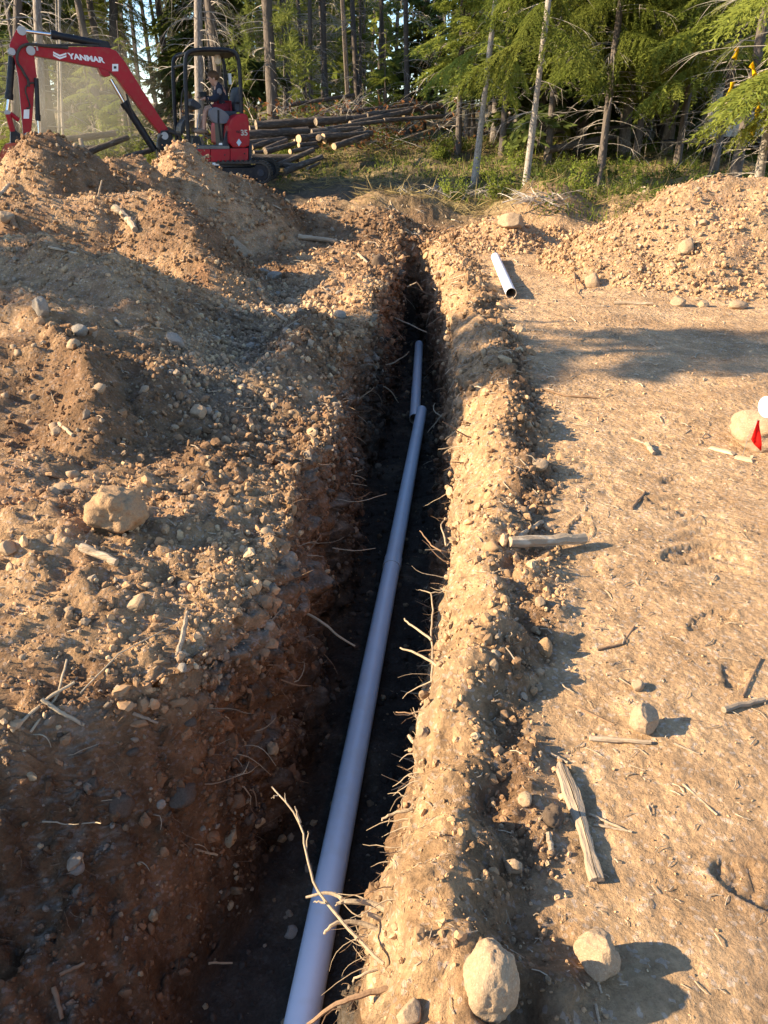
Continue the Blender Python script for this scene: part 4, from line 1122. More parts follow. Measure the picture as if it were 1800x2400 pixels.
def far_trunks():
    g = Geo(); r = np.random.default_rng(56)
    for i in range(150):
        D = 48 + 40 * r.random(); x = (r.random() * 2 - 1) * 0.62 * D; z = float(nat_z(np.array([x]), np.array([D]))[0])
        g.tube([(x, D, z - 0.2), (x + 0.3 * r.normal(), D, z + 7), (x + 0.5 * r.normal(), D, z + 15)], [0.15, 0.11, 0.05], 5, False)
    return g
tag(far_trunks().obj('far_trunks', M_bark_dark), kind='stuff', label='distant trunks seen through the wood')

# ---- shrubs: stems with small leaves
def shrub_mesh(seed, n_st=16, H=0.75, leaf=0.035, per=20, mat=None, spread=0.35):
    r = np.random.default_rng(seed); T = []
    for i in range(n_st):
        a = r.random() * 6.28; lean_ = 0.15 + 0.55 * r.random(); h = H * (0.45 + 0.6 * r.random())
        s = 0.25 + 0.75 * r.random(per)
        o = np.array([math.cos(a), math.sin(a), 0]) * spread * 0.4 * r.random()
        d = np.array([math.cos(a) * lean_, math.sin(a) * lean_, 1.0])
        B = o + d * (s * h)[:, None] + r.normal(size=(per, 3)) * 0.035
        dd = unit(r.normal(size=(per, 3)) + np.array([0, 0, 0.25]))
        T.append(kites(B, dd, leaf * (0.8 + 0.9 * r.random(per)), leaf * 0.36 * (0.8 + 0.6 * r.random(per)), None, r))
    return tri_mesh('foliage', np.concatenate(T), mat)
def stems_mesh(seed, n=9, H=0.7):
    return tri_mesh('stems', branch_tris(0, 0.02, n, 0.22, seed, 0.004, 0.1, 1, 2.0), M_dead)
SHR = [shrub_mesh(500 + i, 18, 0.7, 0.045, 26, M_leaf) for i in range(3)] + [shrub_mesh(510 + i, 22, 0.45, 0.04, 24, M_leaf_d, 0.6) for i in range(2)]
SHS = [stems_mesh(520 + i) for i in range(2)]
def shrub(x, y, label, k, s=1.0, group=None):
    z = float(nat_z(np.array([x]), np.array([y]))[0])
    t = empty('shrub', (x, y, z - 0.02), (0, 0, random.random() * 6)); t.scale = (s, s, s)
    tag(t, label, 'shrub', group)
    link('foliage', SHR[k], t); link('stems', SHS[k % 2], t)
    return t
shrub(at_y(1165, 470, 15.0).x, 15.0, 'bright leafy shrub right of the mound beyond the trench end', 0, 1.0)
shrub(at_y(1345, 440, 15.2).x, 15.2, 'tall thin leafy shrub left of the cut stump', 1, 1.0)
rsb = np.random.default_rng(9)
for i in range(130):
    D = 14.9 + 11 * rsb.random(); u = 1000 + 820 * rsb.random() if rsb.random() < 0.72 else -20 + 760 * rsb.random()
    if u < 900: D = 20.8 + 6 * rsb.random()
    q = at_y(u, 380, D)
    kk = rsb.choice(5, p=[0.17, 0.17, 0.16, 0.25, 0.25])
    shrub(q.x, D, ('bright leafy shrub' if kk < 3 else 'low dark green plant') + (' on the forest floor at the right' if u > 900 else ' in the dusty light behind the digger'), kk, 0.42 + 0.42 * rsb.random(), 'shrubs on the forest floor')
# ---- grass, dry stalks, twigs: nobody could count them
def ground_cover():
    r = np.random.default_rng(77); out = {}
    def pts(n, f):
        P = []
        while len(P) < n:
            D = 13.8 + 14 * r.random(n) ** 1.3; u = -50 + 1900 * r.random(n)
            x = (u - 900) / FPX * D * 0.93
            P += [(a, b) for a, b in zip(x, D) if f(a, b)]
        P = np.array(P[:n]); z = nat_z(P[:, 0], P[:, 1]); return np.stack([P[:, 0], P[:, 1], z], 1)
    ok = lambda x, y: (y > 15.0 + 0.4 * math.sin(x * 2) or x > 2.5) and not (-7 < x < 1.2 and y < 18.2)
    B = pts(9500, ok); n = len(B)
    clump = n2(B[:, 0] * 1.3, B[:, 1] * 1.3, 5)
    B = B[clump > -0.25]; n = len(B)
    out['low_plants'] = (kites(B + np.stack([0 * B[:, 0], 0 * B[:, 0], 0.02 + 0.14 * r.random(n)], 1), unit(r.normal(size=(n, 3)) + [0, 0, 0.5]), 0.05 + 0.06 * r.random(n), 0.016 + 0.014 * r.random(n), None, r), M_leaf_d, 'low green plants on the forest floor')
    B = pts(8000, ok); n = len(B)
    out['grass'] = (kites(B - [0, 0, 0.02], unit(r.normal(size=(n, 3)) * 0.45 + [0, 0, 1.0]), 0.10 + 0.20 * r.random(n), np.full(n, 0.008), None, r), M_leaf, 'grass on the forest floor')
    B = pts(15000, lambda x, y: y > 14.2 and not (-7 < x < -0.5 and y < 17)); n = len(B)
    out['dry_stalks'] = (kites(B + [0, 0, 0.01], unit(r.normal(size=(n, 3)) * [1, 1, 0.35] + [0, 0, 0.15]), 0.15 + 0.4 * r.random(n), np.full(n, 0.008), None, r), M_straw, 'dry stalks and twigs on the forest floor')
    return out
for nm, (T, m_, lab) in ground_cover().items():
    tag(link(nm, tri_mesh(nm, T, m_)), kind='stuff', label=lab)
# brush heap of dead boughs behind the logs
def brush(seed, n, sx, sy, h, L):
    r = np.random.default_rng(seed); T = []
    for i in range(n):
        t = branch_tris(0, 0.05, 1, L, seed * 100 + i, 0.012, -0.25 + 0.3 * r.random(), 4, 0.35)
        T.append(t + np.array([sx * r.normal(), sy * r.normal(), h * r.random()]))
    return np.concatenate(T)
for (u, D, sx, h, seed, lab, n, L) in ((820, 24.0, 1.7, 1.0, 31, 'tangled heap of dead branches behind the log pile', 80, 1.7), (640, 25.5, 1.2, 0.9, 32, 'dead branches under the dark pine trunk', 50, 1.6), (270, 22.5, 1.4, 0.5, 33, 'dead branches in the dust behind the red boom', 40, 1.4), (1290, 14.0, 0.35, 0.12, 34, 'small pile of brown twigs behind the flat topped boulder', 30, 0.6), (1060, 15.6, 0.5, 0.1, 35, 'loose twigs left of the slender trunk foot', 22, 0.7)):
    q = at_y(u, 250, D); z = float(nat_z(np.array([q.x]), np.array([D]))[0])
    o = link('brush_pile', tri_mesh('brush_pile', brush(seed, n, sx, 0.5 if D > 20 else 0.25, h, L), M_dead)); o.location = (q.x, D, z)
    tag(o, lab, 'brush pile')
    if D > 20:
        r = np.random.default_rng(seed); nn = 700
        B = np.stack([sx * r.normal(size=nn), 0.5 * r.normal(size=nn), h * r.random(nn) * 1.2], 1)
        c = link('dead_needles', tri_mesh('dead_needles', kites(B, unit(r.normal(size=(nn, 3))), 0.10 + 0.12 * r.random(nn), np.full(nn, 0.03), None, r), M_rust if seed == 31 else M_needle), o)

def ordinal_labels(names, low=2, high=20):
    """tell same-labelled things apart by their order across the picture"""
    by = {}
    for o in COL.objects:
        if o.parent is None and o.get('label') and o.name.split('.')[0] in names: by.setdefault(o['label'], []).append(o)
    W_ = ['leftmost', 'second from the left', 'third from the left', 'fourth from the left', 'fifth from the left', 'sixth from the left', 'seventh from the left', 'eighth from the left', 'ninth from the left', 'tenth from the left']
    for lab, os_ in by.items():
        n = len(os_)
        if not low <= n <= high: continue
        us = project(np.array([list(o.location) for o in os_]))[0]
        for r_, i in enumerate(np.argsort(us)):
            k = n - 1 - r_
            w = W_[r_] if r_ <= k else W_[k].replace('left', 'right')
            os_[i]['label'] = lab + ', ' + w
ordinal_labels(('conifer_tree',))
# ================================================================== EXCAVATOR
M_red = noisy('red_paint', (0.36, 0.006, 0.016), (0.29, 0.006, 0.013), scale=3, rough=0.42, bump=0.0, c3=(0.30, 0.022, 0.020), spec=0.25)
M_orange = noisy('worn_orange_paint', (0.50, 0.10, 0.045), (0.38, 0.07, 0.035), scale=8, rough=0.6, bump=0.3, c3=(0.30, 0.17, 0.11))
M_black = noisy('black_paint', (0.010, 0.011, 0.014), (0.016, 0.017, 0.021), scale=4, rough=0.45, bump=0.0, c3=(0.032, 0.028, 0.024), spec=0.25)
M_navy = noisy('dark_slate_paint', (0.022, 0.026, 0.036), (0.032, 0.036, 0.045), scale=4, rough=0.5, bump=0.0, c3=(0.06, 0.052, 0.045), spec=0.25)
M_rubber = noisy('dusty_rubber', (0.03, 0.028, 0.027), (0.075, 0.06, 0.045), scale=7, rough=0.9, bump=0.4, bscale=30)
M_chrome = noisy('chrome_rod', (0.72, 0.72, 0.74), (0.62, 0.62, 0.64), scale=4, rough=0.18, bump=0.0, metallic=1.0)
M_castgrey = noisy('pale_cast_metal', (0.42, 0.42, 0.40), (0.34, 0.34, 0.33), scale=6, rough=0.6, bump=0.2)
M_white = noisy('white_sticker', (0.78, 0.78, 0.76), (0.70, 0.70, 0.69), scale=5, rough=0.5, bump=0.0)
M_stick_blue = noisy('pale_blue_sticker', (0.50, 0.62, 0.68), (0.44, 0.56, 0.62), scale=5, rough=0.5, bump=0.0)
M_silver_letter = noisy('silver_lettering', (0.50, 0.47, 0.40), (0.42, 0.40, 0.34), scale=5, rough=0.5, bump=0.0)
M_greyplastic = noisy('grey_plastic', (0.17, 0.17, 0.18), (0.13, 0.13, 0.14), scale=5, rough=0.6, bump=0.1)
M_vinyl = noisy('dark_vinyl', (0.035, 0.042, 0.055), (0.05, 0.055, 0.065), scale=7, rough=0.6, bump=0.15)
M_mat = noisy('dusty_floor_mat', (0.20, 0.19, 0.165), (0.12, 0.12, 0.11), scale=10, rough=0.9, bump=0.2)
M_lamp = noisy('lamp_glass', (0.85, 0.86, 0.86), (0.75, 0.76, 0.77), scale=3, rough=0.1, bump=0.0, spec=0.8)

HEAD = math.radians(26.0)
FW = Vector((-math.cos(HEAD), -math.sin(HEAD), 0)); LF = Vector((math.sin(HEAD), -math.cos(HEAD), 0))
EX_D = 17.7
EXO = at_y(515, 430, EX_D); EXO.z = float(nat_z(np.array([EXO.x]), np.array([EX_D]))[0])
EX_R = Matrix((FW, LF, Vector((0, 0, 1)))).transposed()
def q(u, v, lat):
    """machine coordinates (forward, up) of a pixel in the upright plane at this sideways offset"""
    P0 = EXO + LF * lat; d = ray(u, v)
    t = (P0 - EYE).dot(LF) / d.dot(LF)
    w = EYE + d * t - EXO
    return (w.dot(FW), w.z)
def poly(pts, lat): return [q(u, v, lat) for u, v in pts]
def q3(u, v, lat):
    a = q(u, v, lat); return Vector((a[0], lat, a[1]))
EX = empty('excavator', EXO); EX.rotation_euler = EX_R.to_euler()
tag(EX, 'red compact excavator with an open black canopy digging behind the spoil piles', 'excavator')
def part(g, name, mat, parent=EX, smooth=False, bevel=0.0): return g.obj(name, mat, parent, smooth, bevel)
def smooth_poly(p, it=1):
    for _ in range(it):
        n = len(p); o = []
        for i in range(n):
            a, b = p[i], p[(i + 1) % n]
            o.append((a[0] * .78 + b[0] * .22, a[1] * .78 + b[1] * .22)); o.append((a[0] * .22 + b[0] * .78, a[1] * .22 + b[1] * .78))
        p = o
    return p
# boom, arm
BL = 0.10
boom_px = [(82, 110.5), (160, 111), (230, 111), (253, 113), (270, 120), (291, 146), (329, 207), (367, 266), (392, 303), (388, 312), (373, 313), (338, 270), (295, 215), (270, 181), (253, 168), (228, 159), (169, 148), (82, 132), (66, 128), (62, 119), (68, 111)]
boom = part(Geo().prism(poly(boom_px, BL), BL - 0.11, BL + 0.11), 'boom', M_red, bevel=0.012)
part(Geo().prism(poly([(228, 159), (253, 168), (257, 178), (246, 181), (236, 176)], BL), BL - 0.13, BL + 0.13), 'cylinder_bracket', M_red, boom, bevel=0.006)
part(Geo().prism(poly([(236, 99), (252, 97), (256, 104), (256, 114), (228, 112)], BL), BL - 0.08, BL + 0.08), 'cylinder_bracket', M_black, boom, bevel=0.005)
arm_px = [(42, 66), (50, 63), (58, 74), (62, 92), (70, 106), (79, 116), (80, 134), (84, 168), (86, 180), (80, 200), (76, 270), (72, 312), (54, 314), (47, 236), (42, 180), (33, 139), (24, 118), (22, 106), (28, 90), (36, 74)]
arm = part(Geo().prism(poly(arm_px, BL), BL - 0.085, BL + 0.085), 'arm', M_red, bevel=0.010)
def cyl(name, a, b, r, mat, parent=EX, lat=BL, n=14):
    return part(Geo().tube([q3(a[0], a[1], lat), q3(b[0], b[1], lat)], r, n), name, mat, parent, True)
def ram(a, m, b, rb, lat, label=None):
    o = part(Geo().tube([q3(*a, lat), q3(*m, lat)], rb, 14), 'hydraulic_cylinder', M_black, EX, True)
    part(Geo().tube([q3(*m, lat), q3(*b, lat)], rb * 0.48, 12), 'rod', M_chrome, o, True)
    g = Geo(); ax = (q3(*m, lat) - q3(*a, lat)).normalized(); e = q3(*m, lat)
    g.tube([e - ax * 0.09, e + ax * 0.015], rb * 1.22, 14); part(g, 'gland', M_black, o, True)
    return o
ram((253, 106), (121, 81), (52, 72), 0.062, BL)
ram((362, 352), (291, 241), (259, 186), 0.070, BL)
ram((28, 133), (21, 231), (17, 263), 0.060, BL)
ram((85, 183), (89, 281), (92, 318), 0.040, BL + 0.12)
# pins and bosses
for (u, v, r_, l_) in ((50, 73, 0.075, 0.11), (71, 120, 0.075, 0.13), (27, 122, 0.06, 0.11), (382, 318, 0.07, 0.16), (64, 318, 0.055, 0.12), (18, 265, 0.05, 0.10)):
    c = q3(u, v, BL); part(Geo().tube([c - Vector((0, l_, 0)), c + Vector((0, l_ + 0.02, 0))], r_, 16), 'pivot_pin', M_castgrey, EX, True)
# bucket linkage, quick coupler, bucket
part(Geo().tube([q3(19, 268, BL + .1), q3(30, 308, BL + .1)], 0.05, 8), 'bucket_link', M_red, EX)
part(Geo().tube([q3(24, 266, BL + .09), q3(44, 282, BL + .09)], 0.04, 8), 'bucket_link', M_red, EX)
part(Geo().prism(poly([(24, 308), (34, 304), (50, 316), (60, 311), (76, 316), (80, 326), (60, 334), (44, 334), (24, 334)], BL), BL - 0.13, BL + 0.13), 'quick_coupler', M_black, EX, bevel=0.008)
bk_out = poly([(4, 352), (14, 337), (30, 334), (52, 338), (64, 350), (70, 378), (58, 412), (34, 424), (10, 416), (-8, 396)], BL)
bk_in = poly([(2, 360), (16, 346), (30, 345), (48, 348), (56, 356), (60, 378), (50, 402), (33, 412), (13, 406), (-4, 390)], BL)
g = Geo(); n = len(bk_out); w = 0.26
for i in range(1, n - 1):        # curved back sheet, open towards the ground side
    a, b, c, d = bk_out[i], bk_out[(i + 1) % n], bk_in[(i + 1) % n], bk_in[i]
    V = [(a[0], BL - w, a[1]), (b[0], BL - w, b[1]), (c[0], BL - w, c[1]), (d[0], BL - w, d[1]), (a[0], BL + w, a[1]), (b[0], BL + w, b[1]), (c[0], BL + w, c[1]), (d[0], BL + w, d[1])]
    g.add(V, [(0, 1, 2, 3), (7, 6, 5, 4), (0, 4, 5, 1), (1, 5, 6, 2), (2, 6, 7, 3), (3, 7, 4, 0)])
bucket = part(g, 'bucket', M_orange)
for sy in (-1, 1):
    part(Geo().prism(bk_out, BL + sy * w - 0.012, BL + sy * w + 0.012), 'side_plate', M_orange, bucket)
for k in range(4):
    c = q3(8, 420, BL - w + 0.07 + k * 0.128); part(Geo().box(c, (0.05, 0.05, 0.14), taper=0.4), 'tooth', M_castgrey, bucket)
# hoses
def hose(px, r, lat, name='hose', parent=EX):
    P = [q3(u, v, lat) for u, v in px]
    pts = []
    for i in range(len(P) - 1):
        p0, p1, p2, p3 = P[max(i - 1, 0)], P[i], P[i + 1], P[min(i + 2, len(P) - 1)]
        for t in (0, .25, .5, .75):
            pts.append(0.5 * ((2 * p1) + (p2 - p0) * t + (2 * p0 - 5 * p1 + 4 * p2 - p3) * t * t + (3 * p1 - p0 - 3 * p2 + p3) * t ** 3))
    pts.append(P[-1])
    return part(Geo().tube(pts, r, 8), name, M_rubber, parent, True)
hose([(160, 112), (110, 108), (78, 104), (60, 105), (47, 113), (40, 131), (42, 148), (50, 160), (60, 178), (66, 188), (67, 203)], 0.024, BL + 0.14)
hose([(86, 195), (72, 195), (62, 203), (60, 214), (64, 228), (68, 240), (70, 252), (62, 254)], 0.014, BL + 0.12)
hose([(262, 110), (200, 106), (140, 106), (84, 107)], 0.020, BL + 0.06)
hose([(296, 220), (302, 240), (308, 258), (312, 266)], 0.018, BL + 0.13)
hose([(394, 300), (410, 312), (412, 336), (402, 352)], 0.025, BL + 0.16)
hose([(396, 308), (420, 318), (428, 340)], 0.025, BL + 0.22)
hose([(380, 316), (372, 330), (374, 350)], 0.025, BL + 0.16)
part(Geo().box(q3(86, 109, BL + 0.1), (0.03, 0.05, 0.13)), 'hose_clamp', M_castgrey, EX)
# swing post
part(Geo().prism(poly([(374, 306), (398, 304), (402, 330), (400, 368), (384, 392), (372, 386), (368, 350)], BL), BL - 0.16, BL + 0.16), 'swing_bracket', M_black, EX, bevel=0.02)
# upper house
SL = 0.72
cover = smooth_poly(poly([(537, 346), (536, 297), (541, 281), (552, 270), (568, 265), (580, 268), (584, 288), (586, 330), (584, 346)], SL), 1)
rear = part(Geo().prism(cover, -0.72, SL), 'rear_hood', M_red, bevel=0.03)
lp = [((447, 349.5), (493, 349.5), (493, 379), (447, 376)), ((494, 349.5), (539, 349.5), (539, 380), (494, 379)), ((540, 348), (582, 347), (582, 379), (540, 380))]
for pxs in lp: part(Geo().prism(poly(pxs, SL), SL - 0.10, SL + 0.004), 'side_panel', M_red, bevel=0.012)
part(Geo().prism(poly([(447, 349), (584, 346), (584, 378), (447, 378)], SL - 0.1), -0.70, SL - 0.1), 'house_body', M_navy)
part(Geo().prism(poly([(446, 377), (590, 380), (592, 340), (584, 326), (585, 378)], SL), -0.5, SL - 0.02), 'rear_bumper', M_navy, bevel=0.008)
part(Geo().prism(poly([(446, 378), (588, 380.5), (588, 391), (520, 392), (446, 388)], SL), -0.72, SL + 0.012), 'base_plate', M_navy, bevel=0.01)
part(Geo().prism(poly([(447, 342), (538, 342), (538, 349), (447, 349)], SL), -0.45, SL - 0.01), 'floor_plate', M_mat, bevel=0.006)
part(Geo().prism(poly([(393, 348), (446, 346), (446, 377), (393, 373)], SL - 0.12), 0.12, SL - 0.10), 'tool_box', M_navy, bevel=0.015)
part(Geo().prism(poly([(394, 343), (446, 340), (446, 346), (393, 348)], SL - 0.12), 0.10, SL - 0.09), 'tool_box_lid', M_black, bevel=0.008)
def sticker(px, lat, mat, name='sticker', th=0.004): return part(Geo().prism(poly(px, lat), lat, lat + th), name, mat)
sticker([(403, 354), (414, 354), (414, 363), (403, 362)], SL - 0.098, M_stick_blue)
sticker([(560, 325), (566, 334), (560, 343), (554, 334)], SL + 0.001, M_stick_blue)
sticker([(498, 381), (514, 381.5), (514, 388), (498, 387)], SL + 0.013, M_white)
sticker([(513, 335), (521, 335), (521, 340), (513, 340)], SL - 0.009, M_white)
sticker([(263, 150), (277, 150), (277, 167), (263, 167)], BL + 0.1115, M_white)
sticker([(56, 257), (69, 256), (68, 278), (55, 278)], BL + 0.0865, M_white)
sticker([(266.5, 155), (273, 155), (273, 161), (266.5, 161)], BL + 0.1160, M_navy, 'printed_square', 0.001)
# latches on the panels
for (u, v) in ((468, 365), (527, 363), (573, 360), (486, 366), (456, 357)):
    c = q3(u, v, SL + 0.004); part(Geo().ball((c.x, c.y, c.z), (0.016, 0.01, 0.016), 8, 6), 'latch', M_black, EX, True)
# lettering and chevrons
def text(body, u, v, lat, height_px, tilt, mat, bold=0.012, name='lettering', sx=1.0, shear=0.0):
    cu = bpy.data.curves.new(name, 'FONT'); cu.body = body; cu.align_x = 'LEFT'; cu.align_y = 'BOTTOM'; cu.offset = bold; cu.extrude = 0.002; cu.shear = shear
    to = bpy.data.objects.new(name, cu); COL.objects.link(to)
    dg = bpy.context.evaluated_depsgraph_get(); me = bpy.data.meshes.new_from_object(to.evaluated_get(dg)); bpy.data.objects.remove(to)
    me.materials.clear(); me.materials.append(mat)
    a, b = q(u, v, lat), q(u, v - height_px, lat)
    zs = [p.co.y for p in me.vertices]; hgt = max(zs) - min(zs)
    s = abs(b[1] - a[1]) / hgt
    o = link(name, me, EX)
    # text x axis runs backwards along the machine (to the right in the picture), y up
    ct, st = math.cos(tilt), math.sin(tilt)
    M = Matrix(((-ct * s * sx, st * s, 0, a[0]), (0, 0, 1, lat + 0.003), (-st * s * sx, ct * s, 0, a[1]), (0, 0, 0, 1)))
    M = Matrix(((-ct * s * sx, -st * s * -1 * 0 + st * s, 0, a[0]), (0, 0, 1.0, lat + 0.003), (-st * s * sx, ct * s, 0, a[1]), (0, 0, 0, 1)))
    o.data.transform(M)
    return o
text('YANMAR', 163, 140.5, BL + 0.112, 14, math.radians(5.0), M_white, 0.045, 'boom_lettering', 1.22)
text('35', 564.5, 321, SL + 0.001, 14, 0, M_silver_letter, 0.03, 'hood_lettering', 1.05)
text('ViO', 553, 314, SL + 0.001, 7, 0, M_black, 0.02, 'hood_lettering', 1.0)
for dv in (0, 6.0):
    sticker([(124.5, 120.5 + dv), (140, 128.5 + dv), (155.5, 123.5 + dv), (155.5, 127.5 + dv), (140, 133 + dv), (124.5, 125 + dv)], BL + 0.112, M_white, 'chevron')
# canopy
def post(px, lat, r=0.040):
    P = [q3(u, v, SL - 0.07) for u, v in px]
    P = [Vector((p.x, lat, p.z)) for p in P]
    # round the corners
    pts = [P[0]]
    for i in range(1, len(P) - 1):
        a, b, c = P[i - 1], P[i], P[i + 1]
        for t in (0, .33, .66, 1):
            pts.append((b + (a - b) * 0.5).lerp(b, t).lerp(b.lerp(b + (c - b) * 0.5, t), t))
    pts.append(P[-1])
    return part(Geo().tube(pts, r, 10), 'canopy_frame', M_black, EX, True)
fr = [(443, 343), (436, 240), (434, 150), (436, 122), (465, 116), (505, 115.5), (540, 117), (556, 128), (562, 156), (566, 266)]
post(fr, SL - 0.07); post(fr, -0.42)
rx0, rz0 = q(440, 119, SL - .07); rx1, rz1 = q(553, 119, SL - .07)
rp = [(rx0 + 0.02, rz0 - 0.02), (rx0 - 0.12, rz0 + 0.035), (rx1 + 0.12, rz0 + 0.035), (rx1, rz0 - 0.03), (rx1 + 0.02, rz0 - 0.06), (rx1 + .13, rz0 + 0.005), (rx0 - 0.13, rz0 + 0.005), (rx0 + 0.01, rz0 - 0.05)]
part(Geo().prism(rp, -0.40, SL - 0.09), 'canopy_roof', M_black, EX, bevel=0.006)
for (px) in ((436, 150), (565, 240)):
    a = q3(px[0], px[1], SL - 0.07); part(Geo().tube([Vector((a.x, SL - 0.07, a.z)), Vector((a.x, -0.42, a.z))], 0.022, 8), 'canopy_crossbar', M_black, EX, True)
# grab bar by the near front post, work lamp, tape on the far post
hose([(438, 200), (428, 214), (425, 240), (425, 262), (436, 267)], 0.014, SL - 0.1, 'grab_bar')
c = q3(510, 138, -0.1); lamp = part(Geo().ball((c.x, c.y, c.z), (0.075, 0.05, 0.10), 14, 10), 'work_lamp', M_lamp, EX, True)
part(Geo().tube([(c.x, c.y, c.z), (c.x - 0.1, c.y, c.z + 0.01), (c.x - 0.16, c.y - 0.1, c.z + 0.12)], 0.012, 6), 'lamp_arm', M_black, lamp)
a = q3(538, 172, -0.42); part(Geo().tube([a, q3(539.5, 198, -0.42)], 0.036, 10), 'post_label', M_white, EX, True)
# seat and controls
seat = part(Geo().box((q(520, 268, 0.1)[0], 0.08, q(520, 268, 0.1)[1]), (0.50, 0.50, 0.12)), 'seat_cushion', M_vinyl, bevel=0.04)
part(Geo().prism(smooth_poly(poly([(543, 256), (545, 232), (549, 210), (555, 203), (562, 206), (562, 240), (560, 262), (548, 264)], 0.1), 1), -0.16, 0.32), 'seat_backrest', M_vinyl, bevel=0.03)
part(Geo().prism(poly([(512, 284), (540, 284), (540, 346), (515, 346)], 0.1), -0.22, 0.34), 'seat_base', M_black, bevel=0.02)
part(Geo().prism(smooth_poly(poly([(487, 261), (497, 252), (507, 251), (524, 260), (535, 271), (537, 285), (524, 291), (496, 289)], 0.42), 2), 0.34, 0.50), 'control_console', M_greyplastic, bevel=0.02)
part(Geo().tube([q3(512, 258, .5), q3(512, 285, .5), q3(518, 330, .5)], 0.02, 8), 'console_strut', M_black, EX, True)
part(Geo().prism(poly([(536, 346), (536, 300), (530, 312), (522, 340), (522, 346)], 0.62), 0.56, 0.62), 'side_guard', M_navy)
part(Geo().tube([q3(500, 254, .45), q3(488, 238, .40)], 0.012, 6), 'joystick', M_black, EX)
c = q3(486, 236, .40); part(Geo().ball((c.x, c.y, c.z), (0.028, 0.026, 0.06), 8, 6), 'joystick_grip', M_black, EX, True)
part(Geo().prism(poly([(440, 238), (446, 231), (462, 244), (466, 252), (456, 258), (441, 248)], 0.1), -0.16, 0.36), 'front_console', M_navy, bevel=0.015)
part(Geo().prism(poly([(466, 216), (482, 214), (484, 226), (470, 228)], -0.1), -0.12, -0.06), 'monitor', M_black, bevel=0.006)
for lt in (0.02, 0.16):
    part(Geo().tube([q3(464, 340, lt), q3(462, 290, lt), q3(468, 258, lt)], 0.013, 6), 'travel_lever', M_castgrey, EX)
part(Geo().prism(smooth_poly(poly([(418, 312), (420, 292), (430, 276), (448, 268), (452, 274), (436, 284), (426, 300), (424, 316)], -0.1), 1), -0.40, 0.10), 'front_cowl', M_black, EX, bevel=0.01)
part(Geo().prism(poly([(447, 322), (462, 318), (468, 342), (447, 342)], 0.1), -0.3, 0.3), 'foot_rest', M_black, EX)
# undercarriage: tracks lie across the view, turned against the house
def track(lat_world, name='track'):
    c = EXO + Vector((0.16, lat_world, 0))
    inv = EX_R.inverted()
    L, Hh, Wd = 0.84, 0.205, 0.30
    root = None
    def W(x, y, z): return inv @ (Vector((c.x + x, c.y + y, EXO.z + z)) - EXO)
    def loop(rx, n=13):
        P = []
        for k in range(n + 1):
            a = -math.pi / 2 + math.pi * k / n; P.append((L + rx * math.cos(a), Hh + rx * math.sin(a)))
        for k in range(n + 1):
            a = math.pi / 2 + math.pi * k / n; P.append((-L + rx * math.cos(a), Hh + rx * math.sin(a)))
        return P
    o_, i_ = loop(0.20), loop(0.165); n = len(o_); g = Geo()
    V = []
    for (P, y) in ((o_, -Wd / 2), (o_, Wd / 2), (i_, -Wd / 2), (i_, Wd / 2)): V += [W(p[0], y, p[1]) for p in P]
    F = []
    for k in range(n):
        j = (k + 1) % n
        F += [(k, j, n + j, n + k), (2 * n + k, 3 * n + k, 3 * n + j, 2 * n + j), (k, 2 * n + k, 2 * n + j, j), (n + k, n + j, 3 * n + j, 3 * n + k)]
    g.add(V, F); root = part(g, name, M_rubber)
    lug = Geo()
    per = [(o_[k], o_[(k + 1) % n]) for k in range(n)]
    pts = []
    for a, b in per:
        d = math.hypot(b[0] - a[0], b[1] - a[1]); m = max(1, int(d / 0.09))
        for t in range(m): pts.append((a[0] + (b[0] - a[0]) * t / m, a[1] + (b[1] - a[1]) * t / m, math.atan2(b[1] - a[1], b[0] - a[0])))
    for (x, z, a) in pts:
        nx, nz = math.sin(a), -math.cos(a); tx, tz = math.cos(a), math.sin(a)
        V = []
        for s in (-1, 1):
            for (e, h) in ((-0.022, -0.004), (0.022, -0.004), (0.014, 0.026), (-0.014, 0.026)):
                V.append(W(x + tx * e + nx * h, s * Wd * 0.47, z + tz * e + nz * h))
        lug.add(V, [(0, 1, 2, 3), (7, 6, 5, 4), (0, 4, 5, 1), (1, 5, 6, 2), (2, 6, 7, 3), (3, 7, 4, 0)])
    lo = part(lug, 'tread_lugs', M_rubber, root); lo['kind'] = 'stuff'
    part(Geo().box(W(0, 0, Hh + 0.01), (1, 1, 1)), 'x', M_black) if False else None
    fr_ = Geo(); V = [W(x, y, z) for x in (-L + .05, L - .05) for y in (-0.09, 0.09) for z in (0.11, 0.29)]
    fr_.add(V, [(0, 1, 3, 2), (4, 6, 7, 5), (0, 4, 5, 1), (2, 3, 7, 6), (0, 2, 6, 4), (1, 5, 7, 3)]); part(fr_, 'track_frame', M_black, root)
    for (x, r_) in ((L, 0.155), (-L, 0.155), (0.36, 0.085), (0.0, 0.085), (-0.36, 0.085)):
        z = Hh if r_ > .1 else 0.115
        w_ = Geo().tube([W(x, -0.115, z), W(x, 0.115, z)], r_, 18); wo = part(w_, 'wheel', M_black, root, True)
        part(Geo().tube([W(x, -0.135, z), W(x, 0.135, z)], r_ * 0.45, 12), 'hub', M_navy, root, True) if r_ > .1 else None
    return root
track(-0.62); track(0.62)
inv = EX_R.inverted()
part(Geo().tube([(0, 0, 0.30), (0, 0, 0.52)], 0.42, 24), 'slew_ring', M_black, EX, True)
part(Geo().box((0, 0, 0.32), (0.7, 1.1, 0.24)), 'undercarriage', M_black)

